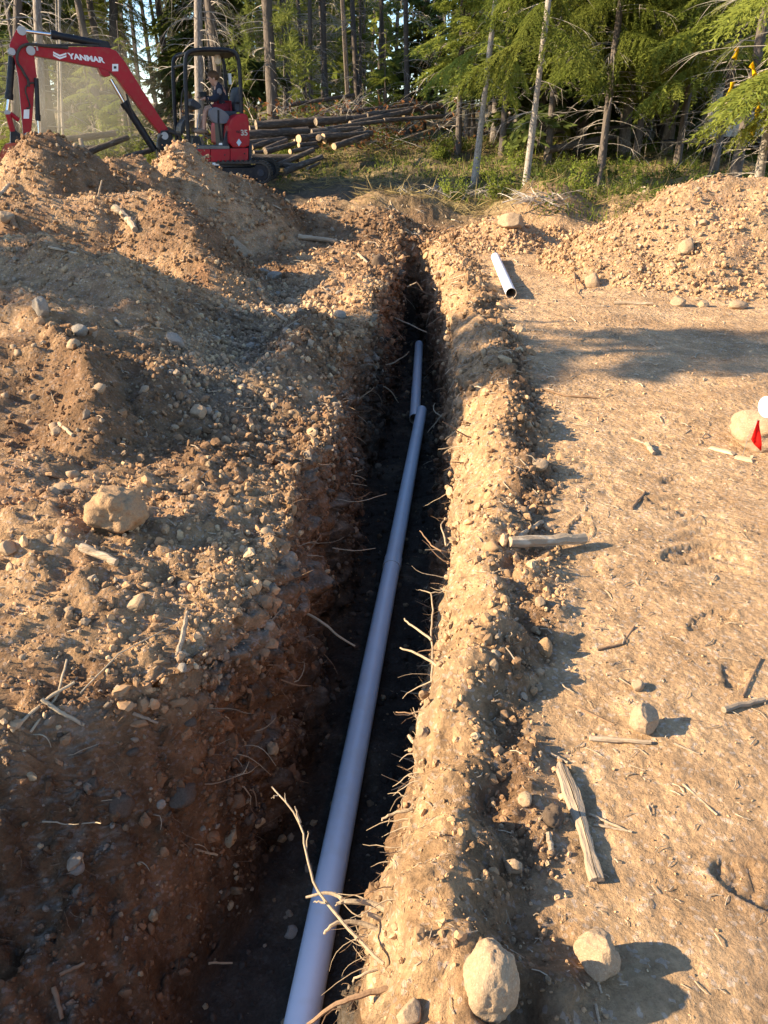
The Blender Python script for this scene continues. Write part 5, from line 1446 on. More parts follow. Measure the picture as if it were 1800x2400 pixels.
# ------------------------------------------------------------------ the boy in the seat
M_skin = noisy('skin', (0.52, 0.31, 0.22), (0.46, 0.265, 0.185), scale=6, rough=0.55, bump=0.0)
M_hood = noisy('navy_hoodie', (0.016, 0.020, 0.034), (0.026, 0.030, 0.045), scale=9, rough=0.9, bump=0.4, bscale=60)
M_short = noisy('red_shorts', (0.20, 0.018, 0.026), (0.14, 0.012, 0.018), scale=8, rough=0.85, bump=0.3)
M_hair = noisy('brown_hair', (0.13, 0.072, 0.038), (0.075, 0.042, 0.022), scale=14, rough=0.7, bump=0.8, bscale=50, stretch=(1, 1, 0.3))
M_shoe = noisy('dusty_shoes', (0.30, 0.20, 0.14), (0.22, 0.15, 0.10), scale=9, rough=0.8, bump=0.2)
def skin_body(name, J, E, mat, parent, sub=1, root=0):
    me = bpy.data.meshes.new(name); me.from_pydata([j[0] for j in J], E, [])
    o = bpy.data.objects.new(name, me); COL.objects.link(o)
    sk = o.modifiers.new('skin', 'SKIN'); sk.use_smooth_shade = True
    for i, j in enumerate(J):
        r_ = j[1] if isinstance(j[1], tuple) else (j[1], j[1])
        me.skin_vertices[0].data[i].radius = r_; me.skin_vertices[0].data[i].use_root = (i == root)
    sb = o.modifiers.new('sub', 'SUBSURF'); sb.levels = sub; sb.render_levels = sub
    dg = bpy.context.evaluated_depsgraph_get(); m2 = bpy.data.meshes.new_from_object(o.evaluated_get(dg)); bpy.data.objects.remove(o)
    m2.materials.clear(); m2.materials.append(mat)
    for p in m2.polygons: p.use_smooth = True
    return link(name, m2, parent)
hipc = q3(526, 256, 0.08)
PB = empty('person', EXO + EX_R @ hipc); PB.rotation_euler = EX_R.to_euler(); PB.scale = (1.14, 1.14, 1.14)
tag(PB, 'boy in a navy hoodie and red shorts sitting at the excavator controls, head bent down', 'person')
def h_(u, v, lat): return q3(u, v, lat) - hipc
pel, waist, chest, neck = Vector((0, 0, 0)), h_(522, 240, .08), h_(516, 220, .08), h_(509, 206, .08)
head = h_(501, 192, .08)
shl, shr = chest + Vector((0.0, 0.135, 0.06)), chest + Vector((0.0, -0.135, 0.06))
ell, elr = h_(507, 236, .28), h_(506, 236, -.12); hal, har = h_(486, 235, .34), h_(478, 232, -.12)
knl, knr = h_(487, 254, .19), h_(489, 256, -.03); anl, anr = h_(484, 298, .20), h_(478, 296, -.02)
tol, tor_ = anl + Vector((0.14, 0, -0.045)), anr + Vector((0.14, 0, -0.045))
hl, hr = Vector((0.02, 0.085, 0.0)), Vector((0.02, -0.085, 0.0))
J = [(pel, .115), (waist, .10), (chest, .112), (neck, .060), (head + Vector((-0.005, 0, -0.055)), .066), (head, .088), (head + Vector((-0.01, 0, 0.05)), .075),
     (shl, .058), (ell, .043), (hal + (ell - hal) * .15, .030), (shr, .058), (elr, .043), (har + (elr - har) * .15, .030),
     (hl, .082), (knl, .056), (anl, .036), (tol, .030), (hr, .082), (knr, .056), (anr, .036), (tor_, .030)]
E = [(0, 1), (1, 2), (2, 3), (3, 4), (4, 5), (5, 6), (2, 7), (7, 8), (8, 9), (2, 10), (10, 11), (11, 12), (0, 13), (13, 14), (14, 15), (15, 16), (0, 17), (17, 18), (18, 19), (19, 20)]
body = skin_body('body', J, E, M_skin, PB)
for (wr, el) in ((hal, ell), (har, elr)):       # palm and five fingers closing on a lever
    ax = (wr - el).normalized(); dn = Vector((0, 0, -1)); sd_ = ax.cross(dn).normalized()
    pj = [(wr - ax * 0.015, .024), (wr + ax * 0.035, (.030, .018))]; pe = [(0, 1)]
    for f, (off, ln) in enumerate(((-.022, .042), (-.008, .048), (.007, .045), (.021, .036))):
        k = len(pj); b0 = wr + ax * 0.045 + sd_ * off
        pj += [(b0, .009), (b0 + ax * ln * .55, .008), (b0 + ax * ln * .7 + dn * ln * .5, .007)]; pe += [(1, k), (k, k + 1), (k + 1, k + 2)]
    k = len(pj); b0 = wr + ax * 0.01 - sd_ * .03; pj += [(b0, .010), (b0 + ax * .025 + dn * .02 - sd_ * .008, .008)]; pe += [(0, k), (k, k + 1)]
    skin_body('hand', pj, pe, M_skin, PB)
hood = skin_body('hoodie', [(pel + Vector((-.01, 0, .03)), .135), (waist, .140), (chest, .155), (neck + Vector((-.012, 0, -.005)), .092), (neck + Vector((-.085, 0, 0.0)), .085), (shl, .075), (ell, .060), (hal + (ell - hal) * .22, .042), (shr, .075), (elr, .060), (har + (elr - har) * .22, .042)],
    [(0, 1), (1, 2), (2, 3), (3, 4), (2, 5), (5, 6), (6, 7), (2, 8), (8, 9), (9, 10)], M_hood, PB)
c = shl.lerp(ell, 0.35); part(Geo().ball((c.x + .012, c.y + .062, c.z), (.045, .014, .055), 10, 8), 'sleeve_print', M_greyplastic, hood, True)
skin_body('shorts', [(pel, .132), (hl, .098), (knl + (hl - knl) * .18, .078), (hr, .098), (knr + (hr - knr) * .18, .078)], [(0, 1), (1, 2), (0, 3), (3, 4)], M_short, PB)
hg = Geo().ball((head.x - .015, head.y, head.z + .028), (.108, .098, .095), 18, 12)
hv = [v for v in hg.v]
hg.v = [(x, y, max(z, head.z - 0.035 + 0.9 * max(0, x - head.x - .0))) for x, y, z in hv]
part(hg, 'hair', M_hair, PB, True)
for s in (-1, 1):
    part(Geo().ball((head.x - .005, head.y + s * .088, head.z - .02), (.020, .010, .028), 8, 6), 'ear', M_skin, PB, True)
    part(Geo().ball((head.x + .080, head.y + s * .034, head.z - .008), (.008, .014, .007), 8, 6), 'eye', M_black, PB, True)
part(Geo().prism([(head.x + .078, head.z + .005), (head.x + .108, head.z - .030), (head.x + .078, head.z - .036)], head.y - .012, head.y + .012), 'nose', M_skin, PB, bevel=0.004)
part(Geo().ball((head.x + .078, head.y, head.z - .058), (.008, .024, .005), 8, 6), 'mouth', M_short, PB, True)
for t_, a_ in ((tol, anl), (tor_, anr)):
    m = a_.lerp(t_, 0.45); part(Geo().ball((m.x, m.y, m.z - .005), (.125, .050, .045), 12, 8), 'shoe', M_shoe, PB, True)

# ------------------------------------------------------------------ dust thrown up by the bucket

def dust_mat():
    m = bpy.data.materials.new('dust'); m.use_nodes = True; nt = m.node_tree; nt.nodes.clear()
    out = nt.nodes.new('ShaderNodeOutputMaterial'); pv = nt.nodes.new('ShaderNodeVolumePrincipled')
    pv.inputs['Color'].default_value = (0.85, 0.78, 0.62, 1); pv.inputs['Anisotropy'].default_value = 0.2
    tc = nt.nodes.new('ShaderNodeTexCoord')
    ln = N(nt, 'ShaderNodeVectorMath', operation='LENGTH'); nt.links.new(tc.outputs['Object'], ln.inputs[0])
    mr = N(nt, 'ShaderNodeMapRange'); mr.interpolation_type = 'SMOOTHSTEP'; mr.inputs[1].default_value = 0.15; mr.inputs[2].default_value = 1.0; mr.inputs[3].default_value = 1.0; mr.inputs[4].default_value = 0.0
    nt.links.new(ln.outputs['Value'], mr.inputs[0])
    nz = N(nt, 'ShaderNodeTexNoise', i_Scale=2.2, i_Detail=4.0); nt.links.new(tc.outputs['Object'], nz.inputs['Vector'])
    mu = N(nt, 'ShaderNodeMath', operation='MULTIPLY'); nt.links.new(mr.outputs[0], mu.inputs[0]); nt.links.new(nz.outputs['Fac'], mu.inputs[1])
    m2 = N(nt, 'ShaderNodeMath', operation='MULTIPLY'); nt.links.new(mu.outputs[0], m2.inputs[0]); m2.inputs[1].default_value = 0.42
    nt.links.new(m2.outputs[0], pv.inputs['Density']); nt.links.new(pv.outputs[0], out.inputs['Volume'])
    return m
c = at_y(185, 235, 19.6)
du = Geo().ball((0, 0, 0), 1.0, 20, 12).obj('dust_cloud', dust_mat(), None, True); du.location = c; du.scale = (2.3, 1.6, 1.7)
tag(du, 'pale dust hanging in the air behind the digger bucket', kind='stuff')
# ================================================================== LOGS
M_log = noisy('log_bark', (0.10, 0.076, 0.060), (0.050, 0.038, 0.031), scale=7, rough=0.95, bump=1.0, bscale=26, stretch=(0.3, 1, 1), c3=(0.15, 0.12, 0.098), bdist=0.03)
M_cut = noisy('fresh_cut_wood', (0.62, 0.43, 0.25), (0.52, 0.34, 0.19), scale=8, rough=0.8, bump=0.2, c3=(0.45, 0.27, 0.14))
M_wood = noisy('weathered_wood', (0.40, 0.29, 0.185), (0.28, 0.20, 0.125), scale=9, rough=0.85, bump=0.8, bscale=40, stretch=(0.15, 1, 1), c3=(0.46, 0.36, 0.25), bdist=0.02)
M_greywood = noisy('grey_plank', (0.34, 0.26, 0.18), (0.24, 0.175, 0.115), scale=9, rough=0.9, bump=0.9, bscale=40, stretch=(0.1, 1, 1), c3=(0.16, 0.11, 0.07), bdist=0.02)
M_root = noisy('pale_root', (0.42, 0.32, 0.205), (0.29, 0.21, 0.13), scale=15, rough=0.85, bump=0.4, bscale=60)
M_rootb = noisy('brown_root', (0.26, 0.16, 0.09), (0.17, 0.10, 0.055), scale=15, rough=0.85, bump=0.4, bscale=60)

def log_obj(name, a, b, r0, r1, mat, seed, n=14, m=10, wob=0.02, bark=0.05, cut_mat=None, cut_ends=(True, True)):
    a, b = Vector(a), Vector(b); L = (b - a).length; r = np.random.default_rng(seed); g = Geo()
    pts = []; rs = []
    for i in range(m + 1):
        f = i / m
        pts.append((L * f, wob * L * math.sin(f * 3 + seed) * 0.3, wob * L * math.sin(f * 2.2 + seed * 2) * 0.2)); rs.append((r0 + (r1 - r0) * f) * (1 + bark * r.normal()))
    g.tube(pts, rs, n)
    V = np.array(g.v); k = 1 + bark * 0.8 * r.normal(size=len(V)); 
    c = np.repeat(np.array(pts), n, 0); V = c + (V - c) * k[:, None]; g.v = [tuple(p) for p in V]
    ends = g.f[-2:]; g.f = g.f[:-2]
    o = g.obj(name, mat, None, True)
    o.location = a; o.rotation_euler = (b - a).to_track_quat('X', 'Z').to_euler()
    for i, e in enumerate(ends):
        if not cut_ends[i]: continue
        P = [Vector(g.v[j]) for j in e]; cc = sum(P, Vector()) / len(P); off = Vector((-0.004 if i == 0 else 0.004, 0, 0))
        eg = Geo(); eg.add([cc + off * 2] + [cc + (p - cc) * 0.93 + off for p in P] + P, [(0, 1 + k_, 1 + (k_ + 1) % n) for k_ in range(n)] + [(1 + k_, n + 1 + k_, n + 1 + (k_ + 1) % n, 1 + (k_ + 1) % n) for k_ in range(n)])
        eg.obj('cut_end', cut_mat or M_cut, o)
    return o
LOGS = [  # u0 v0 D0   u1 v1 D1   diameter in px, label
    (600, 294, 21.6, 762, 282, 22.4, 17, 'long log along the top of the pile behind the digger'),
    (575, 318, 20.6, 722, 306, 21.4, 18, 'dark log just behind the red hood, second from the top'),
    (575, 336, 20.2, 668, 328, 20.9, 15, 'dark log below the second log behind the red hood'),
    (700, 325, 20.2, 800, 312, 21.4, 15, 'short log with a bright cut end facing left in the pile'),
    (748, 324, 19.8, 770, 316, 22.4, 12, 'log with a round cut end at the middle of the pile'),
    (758, 320, 19.9, 870, 312, 21.4, 13, 'log with the highest round cut end in the pile'),
    (783, 343, 19.4, 862, 318, 20.6, 13, 'separate log with a cut end on the grass right of the pile'),
    (620, 352, 19.6, 672, 330, 20.4, 12, 'short thick log slanting up to the right'),
    (622, 356, 19.3, 690, 336, 20.2, 11, 'slanting log below the short thick one'),
    (700, 340, 19.6, 742, 336, 20.0, 9, 'thin short log beneath the cut ends'),
    (680, 356, 19.3, 745, 344, 20.0, 9, 'thin log slanting beneath the cut ends'),
    (590, 371, 19.0, 700, 370, 19.2, 17, 'thick log on the ground beside the track'),
    (638, 392, 18.4, 734, 352, 19.4, 11, 'long thin log slanting across the front of the pile'),
    (668, 402, 18.3, 755, 368, 19.0, 13, 'mossy log slanting in front of the thin one'),
    (720, 396, 18.4, 750, 381, 18.9, 6, 'thin stick log at the front right of the pile'),
    (595, 357, 19.4, 640, 354, 19.7, 8, 'thin log lying level behind the track'),
    (740, 286, 22.0, 905, 272, 23.2, 15, 'thick dark log of the upper tier at the right'),
    (860, 272, 22.8, 1035, 246, 24.2, 13, 'thick log leading up to the right, end of the upper tier'),
    (800, 262, 23.4, 1000, 240, 24.6, 7, 'thin pole lying over the upper tier'),
    (765, 302, 21.2, 900, 284, 22.4, 9, 'thin log of the middle tier'),
    (900, 283, 22.4, 1060, 270, 23.2, 9, 'slim log lying in the plants at the right end of the pile'),
    (730, 310, 21.0, 845, 300, 21.6, 11, 'mossy log in the middle of the pile'),
    (585, 303, 22.0, 740, 296, 22.6, 14, 'dark log between the two top logs behind the red hood'),
    (590, 346, 20.0, 690, 318, 21.4, 12, 'dark log half hidden under the short log with a bright cut end'),
    (640, 318, 21.2, 800, 300, 22.0, 13, 'long dark log behind the cut ends'),
    (690, 332, 20.3, 830, 326, 20.9, 11, 'dark log under the round cut ends'),
    (600, 384, 18.7, 690, 388, 18.6, 12, 'dark log lying behind the track end'),
    (760, 330, 20.4, 850, 306, 21.6, 10, 'dark log right of the round cut ends'),
    (820, 290, 22.2, 960, 262, 23.4, 12, 'dark log under the upper tier at the right'),
    (100, 336, 19.5, 270, 312, 20.6, 15, 'dark log behind the left spoil pile, uppermost'),
    (120, 352, 19.0, 225, 348, 19.4, 16, 'dark log behind the left spoil pile, lowermost'),
    (190, 362, 18.6, 300, 322, 19.4, 13, 'dark slanting log under the red boom'),
    (290, 372, 18.4, 372, 346, 18.9, 12, 'broken log beside the swing post'),
    (1282, 352, 21.0, 1440, 318, 22.4, 14, 'fallen dark log behind the leaning snag'),
    (1395, 300, 22.6, 1540, 292, 23.6, 6, 'thin grey pole lying before the thick pale trunk'),
    (1600, 334, 19.6, 1722, 334, 19.8, 5, 'thin grey pole level among the plants at the right'),
    (680, 246, 24.4, 830, 222, 25.2, 8, 'dead grey pole in the brush behind the pile'),
]
for i, (u0, v0, D0, u1, v1, D1, dpx, lab) in enumerate(LOGS):
    a, b = at_y(u0, v0, D0), at_y(u1, v1, D1); r_ = 1.15 * dpx / 2 * (D0 * 0.9) / FPX
    log_obj('log', a, b, r_, r_ * 0.85, M_log, i + 3, cut_mat=M_cut if 'cut end' in lab else M_greywood)['label'] = lab
for o in [o for o in COL.objects if o.name.split('.')[0] == 'log' and o.parent is None]:
    o['category'] = 'log'; o['group'] = 'felled logs'
b = at_y(1497, 470, 15.6); st = log_obj('stump', b + Vector((0, 0, -0.05)), at_y(1516, 447, 15.7) , 0.11, 0.13, M_wood, 91, bark=0.12); tag(st, 'tilted tan stump on the forest floor above the right gravel heap', 'stump')

# ================================================================== STICKS ON THE GROUND
def on_ground(u, v, lift): p, n = hit(u, v); return p + Vector((0, 0, lift))
def stick(px, wpx, label, mat, seed, name='stick', cat='stick', end=0.8, lift=0.5, n=8, wob=0.15):
    r = np.random.default_rng(seed)
    P = [hit(u, v)[0] for u, v in px]
    dm = (P[0] - EYE).length
    rad = wpx / 2 * dm * 0.92 / FPX
    P = [p + Vector((0, 0, rad * lift * 2)) for p in P]
    # a stiff stick: straight between its ends in height when it has two points
    pts = []; rs = []; m = 7
    for i in range(len(P) - 1):
        for t in np.linspace(0, 1, m, endpoint=False):
            pts.append(P[i].lerp(P[i + 1], t) + Vector((0, 0, 0)) + Vector(r.normal(size=3)) * rad * wob)
            f = (i + t) / (len(P) - 1); rs.append(rad * (1 + (end - 1) * f) * (1 + 0.08 * r.normal()))
    pts.append(P[-1]); rs.append(rad * end)
    base = pts[0].copy()
    o = Geo().tube([p - base for p in pts], rs, n).obj(name, mat, None, True); o.location = base
    tag(o, label, cat)
    return o
stick([(1193, 1288), (1368, 1278)], 30, 'thick barkless branch lying across the right trench bank', M_wood, 1, end=0.95, lift=0.7)
stick([(1212, 1268), (1270, 1232)], 13, 'short stick leaning behind the thick barkless branch', M_wood, 2, lift=0.9)
stick([(1162, 1500), (1212, 1457)], 11, 'short dark stick on the lit face of the right bank', M_greywood, 3, lift=0.9)
stick([(1382, 1735), (1524, 1744)], 13, 'straight stick below the smooth oval stone', M_wood, 4)
stick([(1695, 1668), (1790, 1645)], 15, 'rounded stick near the right edge of the photo', M_greywood, 5)
stick([(1515, 1045), (1532, 1068)], 12, 'small forked root end on the trodden ground', M_wood, 6)
stick([(1480, 1030), (1518, 1046)], 6, 'thin root running to the forked end on the trodden ground', M_wood, 61)
stick([(1275, 915), (1330, 930), (1400, 935)], 6, 'thin dark curved twig in the tree shadow at right', M_rootb, 7)
stick([(1440, 713), (1530, 716)], 8, 'straight stick at the front foot of the right gravel heap', M_wood, 8)
stick([(1345, 640), (1352, 690), (1365, 700)], 4, 'thin twig on the left foot of the gravel heap', M_rootb, 9)
stick([(1640, 1690), (1600, 1690)], 3, 'tiny twig left of the rounded stick', M_rootb, 10)
stick([(1580, 1745), (1640, 1770)], 5, 'thin bent twig right of the oval stone', M_wood, 11)
stick([(1600, 1840), (1680, 1912)], 6, 'long thin twig on the trodden ground, lower right', M_wood, 12)
stick([(1380, 1910), (1470, 1950)], 6, 'upper of two splinters beside the plank', M_wood, 13)
stick([(1390, 1935), (1480, 1952)], 7, 'lower of two splinters beside the plank', M_wood, 14)
stick([(1740, 1635), (1782, 1545)], 6, 'dark twig standing out above the rounded stick', M_rootb, 15)
stick([(1400, 1525), (1460, 1510), (1486, 1470)], 6, 'dark bent twig in the middle of the trodden ground', M_rootb, 16)
stick([(1480, 1195), (1512, 1155)], 7, 'dark short twig on the trodden ground beyond the thick branch', M_rootb, 17)
stick([(1345, 1655), (1440, 1700)], 4, 'thin twig lying left of the smooth oval stone', M_rootb, 18)
stick([(1290, 1770), (1330, 1790)], 8, 'pale stub at the upper end of the plank', M_wood, 19)
stick([(1200, 1960), (1202, 1935)], 9, 'stub of root standing in the bank shadow', M_rootb, 20)
stick([(1285, 1960), (1292, 2000)], 14, 'small split chip of wood left of the plank', M_greywood, 21)
stick([(1400, 2300), (1410, 2330)], 6, 'short twig below the angular boulder', M_wood, 22)
stick([(1395, 2356), (1405, 2398)], 7, 'pale twig at the bottom edge below the angular boulder', M_wood, 23)
stick([(265, 492), (300, 520), (318, 548)], 17, 'thick root stub lying on the lit crest of the left pile', M_wood, 30, name='root_stub', cat='root')
stick([(115, 583), (185, 598)], 6, 'pale thin stick on the shaded left pile', M_wood, 31)
o = log_obj('stick', at_y(230, 474, 9.0), at_y(238, 424, 9.05), 0.011, 0.008, M_wood, 32, n=6, wob=0.1); tag(o, 'thin curved stalk standing on the left pile crest', 'stick')
o = log_obj('stick', at_y(204, 392, 10.9), at_y(188, 326, 11.0), 0.032, 0.026, M_greywood, 33, n=8); tag(o, 'grey pole sticking up behind the left pile', 'stick')
stick([(28, 520), (40, 545)], 14, 'dark bent stub by the round tan cobble', M_rootb, 34)
stick([(0, 462), (24, 438)], 10, 'tan stick at the left edge on the highest pile', M_wood, 35)
stick([(540, 848), (620, 905)], 5, 'thin straight twig down the shaded flank', M_rootb, 36)
stick([(622, 722), (672, 755)], 8, 'bent driftwood stick in the shaded hollow', M_wood, 37)
stick([(670, 770), (708, 746)], 4, 'thin pale twig beside the driftwood stick', M_wood, 38)
stick([(140, 997), (172, 1025)], 10, 'small tan stick on the left bank above the big clod', M_wood, 39)
stick([(195, 1290), (275, 1328)], 22, 'piece of bark covered wood below the big clod', M_wood, 40)
stick([(270, 752), (285, 768)], 9, 'short pale chip on the ridge of the left pile', M_wood, 41)
stick([(700, 561), (790, 572)], 12, 'whitish broken log beside the far left trench lip', M_wood, 42)
stick([(840, 600), (862, 622)], 9, 'pale wood chip on the lit far trench lip', M_wood, 43)
stick([(30, 1727), (120, 1645), (178, 1612)], 8, 'thin pale twig, longest of the crossed twigs on the near left bank', M_root, 44, lift=2)
stick([(76, 1730), (140, 1640), (160, 1560)], 6, 'thin pale twig crossing the longest one on the near left bank', M_root, 45, lift=3)
stick([(102, 1652), (150, 1685), (200, 1711)], 10, 'short thick pale twig over the crossed twigs', M_root, 46, lift=1.6)
stick([(190, 1632), (280, 1540), (405, 1474)], 4, 'long thin straw like twig across the near left bank', M_root, 47, lift=2.5)
stick([(312, 1675), (370, 1697)], 9, 'short grey twig in the shade of the near left bank', M_greywood, 48)
stick([(440, 1440), (425, 1510), (415, 1550)], 13, 'crooked root end on top of the near left bank', M_greywood, 49)
stick([(0, 1378), (88, 1376)], 4, 'straight straw at the left edge of the near bank', M_root, 50)
stick([(440, 1355), (540, 1350)], 5, 'thin pale root at the lit left trench lip', M_root, 51)
stick([(142, 2290), (200, 2262)], 8, 'pale rootlet low on the near left wall', M_rootb, 52, lift=1)
stick([(128, 2320), (148, 2395)], 10, 'root at the bottom left corner', M_rootb, 53, lift=1)
stick([(458, 1998), (510, 2010)], 6, 'pale split rootlet on the near left wall', M_root, 54, lift=1.5)
stick([(490, 2262), (545, 2262)], 5, 'thin straw low on the left wall near the pipe', M_root, 55, lift=1.5)
# plank: a split half round board with a crack
pa, pb = on_ground(1310, 1798, 0.012), on_ground(1402, 2074, 0.012)
d = (pb - pa); L = d.length; g = Geo(); rr = np.random.default_rng(8); n = 14; V = []; F = []
for i in range(n + 1):
    f = i / n; w = 0.020 + 0.004 * math.sin(f * 7) + 0.002 * rr.normal(); h = 0.014 + 0.002 * rr.normal(); off = 0.006 * math.sin(f * 4)
    if i == 0: w *= 0.45
    V += [(L * f, off - w, 0), (L * f, off - w * .8, h * .7), (L * f, off - w * .12, h), (L * f, off - w * .04, h * .35), (L * f, off + w * .05, h), (L * f, off + w * .85, h * .7), (L * f, off + w, 0)]
for i in range(n):
    for k in range(6): a = i * 7 + k; F.append((a, a + 7, a + 8, a + 1))
F.append(tuple(range(6, -1, -1))); F.append(tuple(n * 7 + k for k in range(7)))
g.add(V, F); o = g.obj('plank', M_greywood, None, False); o.location = pa; o.rotation_euler = d.to_track_quat('X', 'Z').to_euler()
tag(o, 'weathered cracked plank lying in the bank shadow on the right', 'plank')
g = Geo().box((0, 0, 0), (0.15, 0.035, 0.012), taper=0.7); o = g.obj('wood_splinter', M_cut, None); p = on_ground(1690, 1058, 0.008); o.location = p; o.rotation_euler = (0, 0, -0.75); tag(o, 'pale split piece of wood in front of the flag rock', 'wood splinter')
g = Geo().box((0, 0, 0), (0.10, 0.04, 0.014), taper=0.8); o = g.obj('wood_splinter', M_cut, None); p = on_ground(1742, 1078, 0.008); o.location = p; o.rotation_euler = (0, 0, -0.5); tag(o, 'pale block of wood at the foot of the flag wire', 'wood splinter')

# ================================================================== MARKER FLAG
M_flag = leaf_mat('red_flag_film', (0.85, 0.030, 0.020), (0.75, 0.02, 0.018), 2.0, 0.35)
M_wire = noisy('flag_wire', (0.45, 0.42, 0.38), (0.38, 0.35, 0.3), scale=5, rough=0.4, bump=0.0, metallic=0.8)
fp, _ = hit(1738, 1072); top = at_y(1776, 983, fp.y + 0.02)
FL = empty('marker_flag', fp); tag(FL, 'small red marker flag on a bent wire in front of the tan boulder', 'flag')
Geo().tube([Vector((0, 0, -0.05)), (top - fp) * 0.55 + Vector((-0.012, 0, 0)), top - fp], 0.0016, 6).obj('wire', M_wire, FL, True)
t0, t1 = at_y(1776, 984, fp.y + 0.02) - fp, at_y(1760, 1030, fp.y + 0.0) - fp
g = Geo(); nseg = 5; V = []
for i in range(nseg + 1):
    f = i / nseg; a = t0.lerp(t1, f); wv = Vector((0.010 + 0.055 * f, 0.012 * math.sin(f * 6), -0.02 * f - 0.045 * f * f))
    V += [a, a + wv * 0.45 + Vector((0, 0.014 * f, -0.004)), a + wv + Vector((0, -0.012 * f, 0))]
Fc = []
for i in range(nseg):
    for k in range(2): a = i * 3 + k; Fc.append((a, a + 1, a + 4, a + 3))
g.add([tuple(p) for p in V], Fc); fo = g.obj('flag_sheet', M_flag, FL, True)
so = fo.modifiers.new('thick', 'SOLIDIFY'); so.thickness = 0.0008

# ================================================================== ROOTS ALONG THE TRENCH
def root_pts(P0, d, L, seed, m=7, curl=0.35, sag=0.25):
    r = np.random.default_rng(seed); P = [Vector(P0)]; d = Vector(d).normalized(); b = Vector(r.normal(size=3))
    for i in range(m):
        d = (d + b * curl * 0.22 + Vector(r.normal(size=3)) * curl * 0.30 + Vector((0, 0, -sag * 0.25))).normalized(); P.append(P[-1] + d * (L / m))
    return P
def poly_root(px_list, zs, rads, label, mat, name='root', cat='root', branches=()):
    P = [at_z(u, v, z) for (u, v), z in zip(px_list, zs)]; base = P[0].copy()
    def spl(P):
        out = []
        for i in range(len(P) - 1):
            p0, p1, p2, p3 = P[max(i - 1, 0)], P[i], P[i + 1], P[min(i + 2, len(P) - 1)]
            for t in (0, .33, .66): out.append(0.5 * ((2 * p1) + (p2 - p0) * t + (2 * p0 - 5 * p1 + 4 * p2 - p3) * t * t + (3 * p1 - p0 - 3 * p2 + p3) * t ** 3) + Vector(RNG.normal(size=3)) * 0.0015)
        return out + [P[-1]]
    S = spl(P); n = len(S)
    o = Geo().tube([p - base for p in S], [rads[0] + (rads[1] - rads[0]) * i / (n - 1) for i in range(n)], 7).obj(name, mat, None, True); o.location = base
    tag(o, label, cat)
    for k, (px2, z2, rb) in enumerate(branches):
        B = spl([at_z(u, v, z) for (u, v), z in zip(px2, z2)])
        Geo().tube([p - base for p in B], [rb * (1 - 0.7 * i / (len(B) - 1)) for i in range(len(B))], 6).obj('side_twig', mat, o, True)
    return o
poly_root([(900, 2262), (821, 2181), (780, 2133), (736, 2064), (717, 2000), (703, 1928), (652, 1861), (637, 1844)], [-.12, -.10, -.08, -.06, -.03, 0, .03, .04], (0.0048, 0.0018),
    'long forked twig reaching up over the near pipe from the right bank', M_root, 'twig', 'twig',
    [([(703, 1928), (696, 1908), (691, 1890)], (0, .02, .04), .0042), ([(652, 1861), (640, 1869), (636, 1872)], (.03, .03, .03), .002), ([(717, 1995), (722, 1960), (722, 1948)], (-.03, -.01, 0), .0022), ([(672, 1884), (668, 1870), (667, 1858)], (.02, .03, .04), .002), ([(762, 2117), (748, 2112), (735, 2115)], (-.07, -.07, -.08), .0035), ([(840, 2205), (836, 2200), (830, 2204)], (-.10, -.09, -.09), .003)])
poly_root([(925, 2145), (869, 2116), (806, 2111), (797, 2102), (760, 2093), (717, 2103)], [-.14, -.13, -.12, -.12, -.12, -.13], (0.0085, 0.003), 'upper thick root across the near pipe', M_root,
    branches=[([(806, 2111), (795, 2114), (786, 2123)], (-.12, -.12, -.13), .006), ([(905, 2135), (900, 2146), (892, 2150)], (-.14, -.15, -.16), .003)])
poly_root([(915, 2195), (847, 2164), (802, 2160), (775, 2172), (760, 2190)], [-.16, -.14, -.13, -.13, -.14], (0.0075, 0.0035), 'lower bent root over the right side of the near pipe', M_root,
    branches=[([(870, 2176), (890, 2186), (915, 2180)], (-.15, -.15, -.15), .003), ([(880, 2170), (862, 2190), (842, 2190)], (-.15, -.17, -.18), .002)])
poly_root([(915, 2160), (890, 2155), (861, 2143)], [-.15, -.14, -.13], (0.008, 0.006), 'short stout root stub between the two roots over the pipe', M_root)
poly_root([(920, 2316), (886, 2322), (821, 2342), (777, 2360), (720, 2402)], [-.12, -.12, -.13, -.15, -.2], (0.0085, 0.004), 'brown root at the bottom edge beside the near pipe', M_rootb,
    branches=[([(830, 2338), (834, 2330), (862, 2322)], (-.13, -.13, -.12), .004), ([(830, 2340), (818, 2358), (812, 2374)], (-.13, -.15, -.17), .002)])
poly_root([(885, 2270), (860, 2278), (838, 2290), (826, 2302)], [-.15, -.15, -.16, -.17], (0.004, 0.0025), 'small pale rootlet just above the brown root', M_root)
poly_root([(975, 1895), (940, 1902), (910, 1912), (896, 1924)], [-.12, -.12, -.13, -.14], (0.0055, 0.003), 'forked root sticking from the bank beside mid pipe', M_root, branches=[([(945, 1900), (942, 1880), (955, 1856)], (-.12, -.1, -.09), .0025), ([(915, 1912), (912, 1924), (908, 1936)], (-.13, -.14, -.15), .002)])
poly_root([(1000, 1770), (975, 1745), (958, 1724)], [-.1, -.1, -.1], (0.008, 0.006), 'short stout root stub beside the bank edge', M_root, branches=[([(985, 1752), (970, 1755), (948, 1760)], (-.1, -.11, -.12), .0035)])
poly_root([(1025, 1560), (1000, 1545), (965, 1527), (938, 1518)], [-.12, -.12, -.13, -.14], (0.006, 0.003), 'straight pale root sticking out over the dark trench, lower', M_root)
poly_root([(1012, 1500), (985, 1480), (960, 1462), (948, 1450)], [-.12, -.12, -.13, -.14], (0.005, 0.003), 'straight pale root sticking out over the dark trench, upper', M_root)
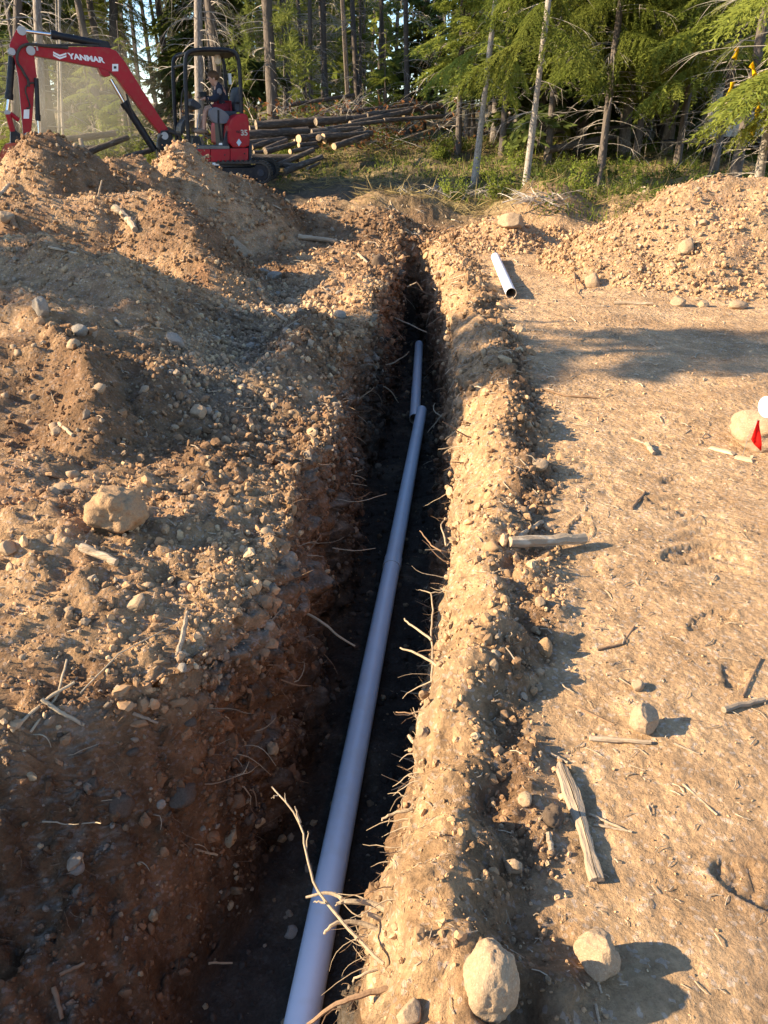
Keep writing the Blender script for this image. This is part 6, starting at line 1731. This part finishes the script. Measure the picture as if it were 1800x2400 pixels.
poly_root([(1010, 1600), (1013, 1540), (1010, 1480), (1015, 1430), (1010, 1390)], [-.13, -.13, -.13, -.12, -.12], (0.0045, 0.003), 'long root hanging along the edge of the right bank', M_root, branches=[([(1010, 1390), (990, 1384), (975, 1382)], (-.12, -.13, -.13), .003), ([(1010, 1390), (1040, 1384), (1062, 1372)], (-.12, -.11, -.08), .003)])
poly_root([(1034, 1292), (1012, 1278), (998, 1262), (984, 1244)], [-.15, -.15, -.16, -.17], (0.004, 0.0025), 'curved rootlet above the long hanging root', M_rootb)
poly_root([(1045, 1280), (1038, 1250), (1034, 1230), (1050, 1214)], [-.12, -.12, -.12, -.11], (0.0045, 0.0025), 'hooked root on the right bank edge', M_root)
poly_root([(990, 1665), (960, 1672), (928, 1669)], [-.14, -.15, -.17], (0.003, 0.002), 'thin grey rootlet below the straight pale roots', M_rootb)
poly_root([(720, 1437), (762, 1463), (792, 1490), (832, 1514)], [-.25, -.27, -.30, -.33], (0.006, 0.004), 'long pale root hanging out of the left trench wall', M_root)
poly_root([(780, 1285), (830, 1290), (880, 1285)], [-.35, -.36, -.37], (0.0035, 0.002), 'thin root out of the left wall above the long pale one', M_root)
poly_root([(788, 1170), (840, 1175), (905, 1158)], [-.3, -.3, -.3], (0.0035, 0.002), 'thin straight root across the dark trench from the left wall', M_root)
poly_root([(925, 745), (960, 760), (990, 775), (1000, 778)], [-.3, -.32, -.33, -.33], (0.008, 0.005), 'root spanning the far dark part of the trench', M_root)
poly_root([(955, 672), (972, 664), (978, 663), (990, 680)], [-.15, -.1, -.1, -.2], (0.008, 0.005), 'angled pale root at the far trench end', M_root)
rr = np.random.default_rng(404)
# countable rootlets along both walls, one object each
def wall_roots(side, n, lo, hi, lens, lab, grp):
    msk = GM['wr' if side > 0 else 'wl'] > 0.5
    zt = GV[:, 2]
    ok = np.nonzero(msk & (GV[:, 1] > lo) & (GV[:, 1] < hi) & (zt > -0.55) & (zt < 0.0) & (GU > 20) & (GU < 1780) & (GVV < 2390))[0]
    w = 1 / np.maximum(GV[ok, 1], 1) ; w /= w.sum()
    for k, i in enumerate(rr.choice(ok, n, replace=False, p=w)):
        p = Vector(GV[i]); D = p.y; L = lens * (0.35 + 0.9 * rr.random()) * (0.45 + 0.12 * D)
        P = root_pts((0, 0, 0), (-side * 1.0, rr.normal() * 0.4, 0.05 + 0.25 * rr.normal()), L, 9000 + int(i), 6, 0.55, 0.22)
        r0 = (0.9 + 1.3 * rr.random()) * 1.0 * GD[i] / FPX
        P[0] = Vector((side * 0.03, 0, 0))
        o = Geo().tube(P, [r0 * (1.1 - 0.75 * j / (len(P) - 1)) for j in range(len(P))], 5).obj('root', M_root if rr.random() < .65 else M_rootb, None, True)
        o.location = p; tag(o, lab, 'root', grp)
wall_roots(1, 75, 1.2, 12.0, 0.20, 'thin rootlet sticking out of the right trench wall', 'rootlets of the right trench wall')
wall_roots(-1, 75, 1.5, 12.0, 0.20, 'thin rootlet sticking out of the left trench wall', 'rootlets of the left trench wall')
def hair_roots():
    r = np.random.default_rng(31); T = []
    for msk, side, n in ((GM['wr'] > .4, 1, 700), (GM['wl'] > .3, -1, 1500)):
        ok = np.nonzero(msk & (GV[:, 1] > 1.0) & (GV[:, 1] < 12.3) & (GV[:, 2] > -0.75) & (GU > -20) & (GU < 1820) & (GVV < 2420))[0]
        for i in r.choice(ok, n, replace=False):
            p = GV[i]; L = (0.03 + 0.10 * r.random()) * (0.6 + 0.12 * p[1]); w = 0.6 * GD[i] / FPX
            d = unit(np.array([-side * 0.9, r.normal() * 0.8, -0.3 + 0.7 * r.normal()])); c = r.normal(size=3) * 0.5
            q0 = p
            s = np.cross(d, r.normal(size=3)); s = s / np.linalg.norm(s)
            for k in range(4):
                q1 = q0 + d * L / 4; d = unit(d + c * 0.35 + r.normal(size=3) * 0.25)
                T.append([q0 - s * w, q0 + s * w, q1]); T.append([q0 + s * w, q1 + s * w * .7, q1])
                q0 = q1
    return np.array(T)
tag(link('hair_roots', tri_mesh('hair_roots', hair_roots(), M_rootb)), kind='stuff', label='fine hair roots on the trench walls')
def litter():
    """splinters, rootlets and straw lying about"""
    r = np.random.default_rng(32); T = []
    w = GM['flat'] * 0.7 + GM['loose'] * (GV[:, 1] < 14) * 0.8 + GM['bank'] * 0.4
    ids = scatter_idx(w * (GV[:, 1] < 14), 1700, r)
    for i in ids:
        p = GV[i] + np.array([0, 0, 0.004]); a = r.random() * 6.28; L = (8 + 34 * r.random() ** 2) * GD[i] / FPX; wd = (0.8 + 1.1 * r.random()) * GD[i] / FPX
        d = np.array([math.cos(a), math.sin(a), 0.12 * r.normal()]); n_ = GN_[i]; d = unit(d - n_ * (d @ n_) * 0.8)
        s = unit(np.cross(d, n_)); u = n_ * wd
        k = r.normal() * 0.3
        q0 = p; q1 = p + d * L * .5 + s * k * L * .3 + u * 1.5; q2 = p + d * L
        for (A, B) in ((q0, q1), (q1, q2)):
            T += [[A - s * wd, B - s * wd, B + u], [A - s * wd, B + u, A + u], [A + u, B + u, B + s * wd], [A + u, B + s * wd, A + s * wd]]
    return np.array(T)
tag(link('wood_litter', tri_mesh('wood_litter', litter(), M_wood)), kind='stuff', label='bits of twig and root lying over the bare soil')

# ================================================================== YELLOW TAPE, PARKED TRAILER
M_tape = leaf_mat('yellow_tape', (0.85, 0.58, 0.02), (0.78, 0.47, 0.015), 6.0, 0.35)
def tape(px, D, wpx, label):
    P = [at_y(u, v, D + 0.05 * math.sin(i * 2.1)) for i, (u, v) in enumerate(px)]; w = wpx / 2 * D * 0.95 / FPX; base = P[0].copy(); g = Geo(); V = []
    n = len(P)
    for i, p in enumerate(P):
        t = (P[min(i + 1, n - 1)] - P[max(i - 1, 0)]).normalized(); s = t.cross(Vector((0.25 * math.sin(i * 1.7), -1, 0.1))).normalized() * w * (0.75 + 0.35 * math.sin(i * 2.6 + 1))
        V += [p - base - s, p - base + Vector((0, 0.02 * math.sin(i * 3.1), 0)), p - base + s]
    F = []
    for i in range(n - 1):
        for k in range(2): a = i * 3 + k; F.append((a, a + 1, a + 4, a + 3))
    o = g.add([tuple(v) for v in V], F).obj('tape', M_tape, None, True); o.location = base
    so = o.modifiers.new('thick', 'SOLIDIFY'); so.thickness = 0.001
    tag(o, label, 'tape', 'yellow tape hanging in the firs'); return o
tape([(1796, 168), (1788, 185), (1786, 205), (1783, 225), (1780, 245), (1776, 262), (1772, 282), (1766, 300), (1762, 318)], 14.2, 13, 'longest strip of yellow tape hanging at the right edge')
tape([(1718, 192), (1714, 205), (1709, 218), (1704, 232), (1701, 244)], 15.2, 11, 'short strip of yellow tape over the grey trailer')
tape([(1760, 150), (1766, 160), (1768, 172), (1770, 180)], 14.4, 13, 'crumpled yellow tape on the trunk above the longest strip')
tape([(1726, 112), (1728, 122), (1724, 132), (1720, 138)], 14.8, 12, 'scrap of yellow tape in the bough above the short strip')
M_trailer = noisy('pale_sheet_metal', (0.50, 0.50, 0.48), (0.40, 0.40, 0.39), scale=3, rough=0.5, bump=0.1, c3=(0.30, 0.25, 0.20))
M_glassd = noisy('dark_window_glass', (0.02, 0.024, 0.03), (0.03, 0.034, 0.04), scale=2, rough=0.1, bump=0.0, spec=0.6)
tb = at_y(1735, 330, 21.5); tz = float(nat_z(np.array([tb.x]), np.array([21.5]))[0])
TR = empty('parked_trailer', (tb.x + 0.6, 21.5, tz), (0, 0, -0.25)); tag(TR, 'pale grey box trailer half hidden behind the firs at the right', 'trailer')
Geo().box((0, 0, 1.10), (3.0, 1.7, 1.15)).obj('body', M_trailer, TR, bevel=0.10)
Geo().box((0, 0, 0.46), (3.1, 1.5, 0.10)).obj('chassis', M_black, TR, bevel=0.01)
for x in (-0.8, 0.7): Geo().box((x, -0.855, 1.30), (0.8, 0.03, 0.42)).obj('window', M_glassd, TR, bevel=0.008)
for s in (-1, 1):
    w_ = Geo().tube([(0.1, s * 0.62, 0.30), (0.1, s * 0.82, 0.30)], 0.30, 20).obj('wheel', M_rubber, TR, True); Geo().tube([(0.1, s * 0.80, 0.30), (0.1, s * 0.835, 0.30)], 0.15, 14).obj('rim', M_castgrey, w_, True)
Geo().tube([(-1.5, 0.3, 0.45), (-2.4, 0.0, 0.42), (-1.5, -0.3, 0.45)], 0.035, 8).obj('drawbar', M_black, TR, True)
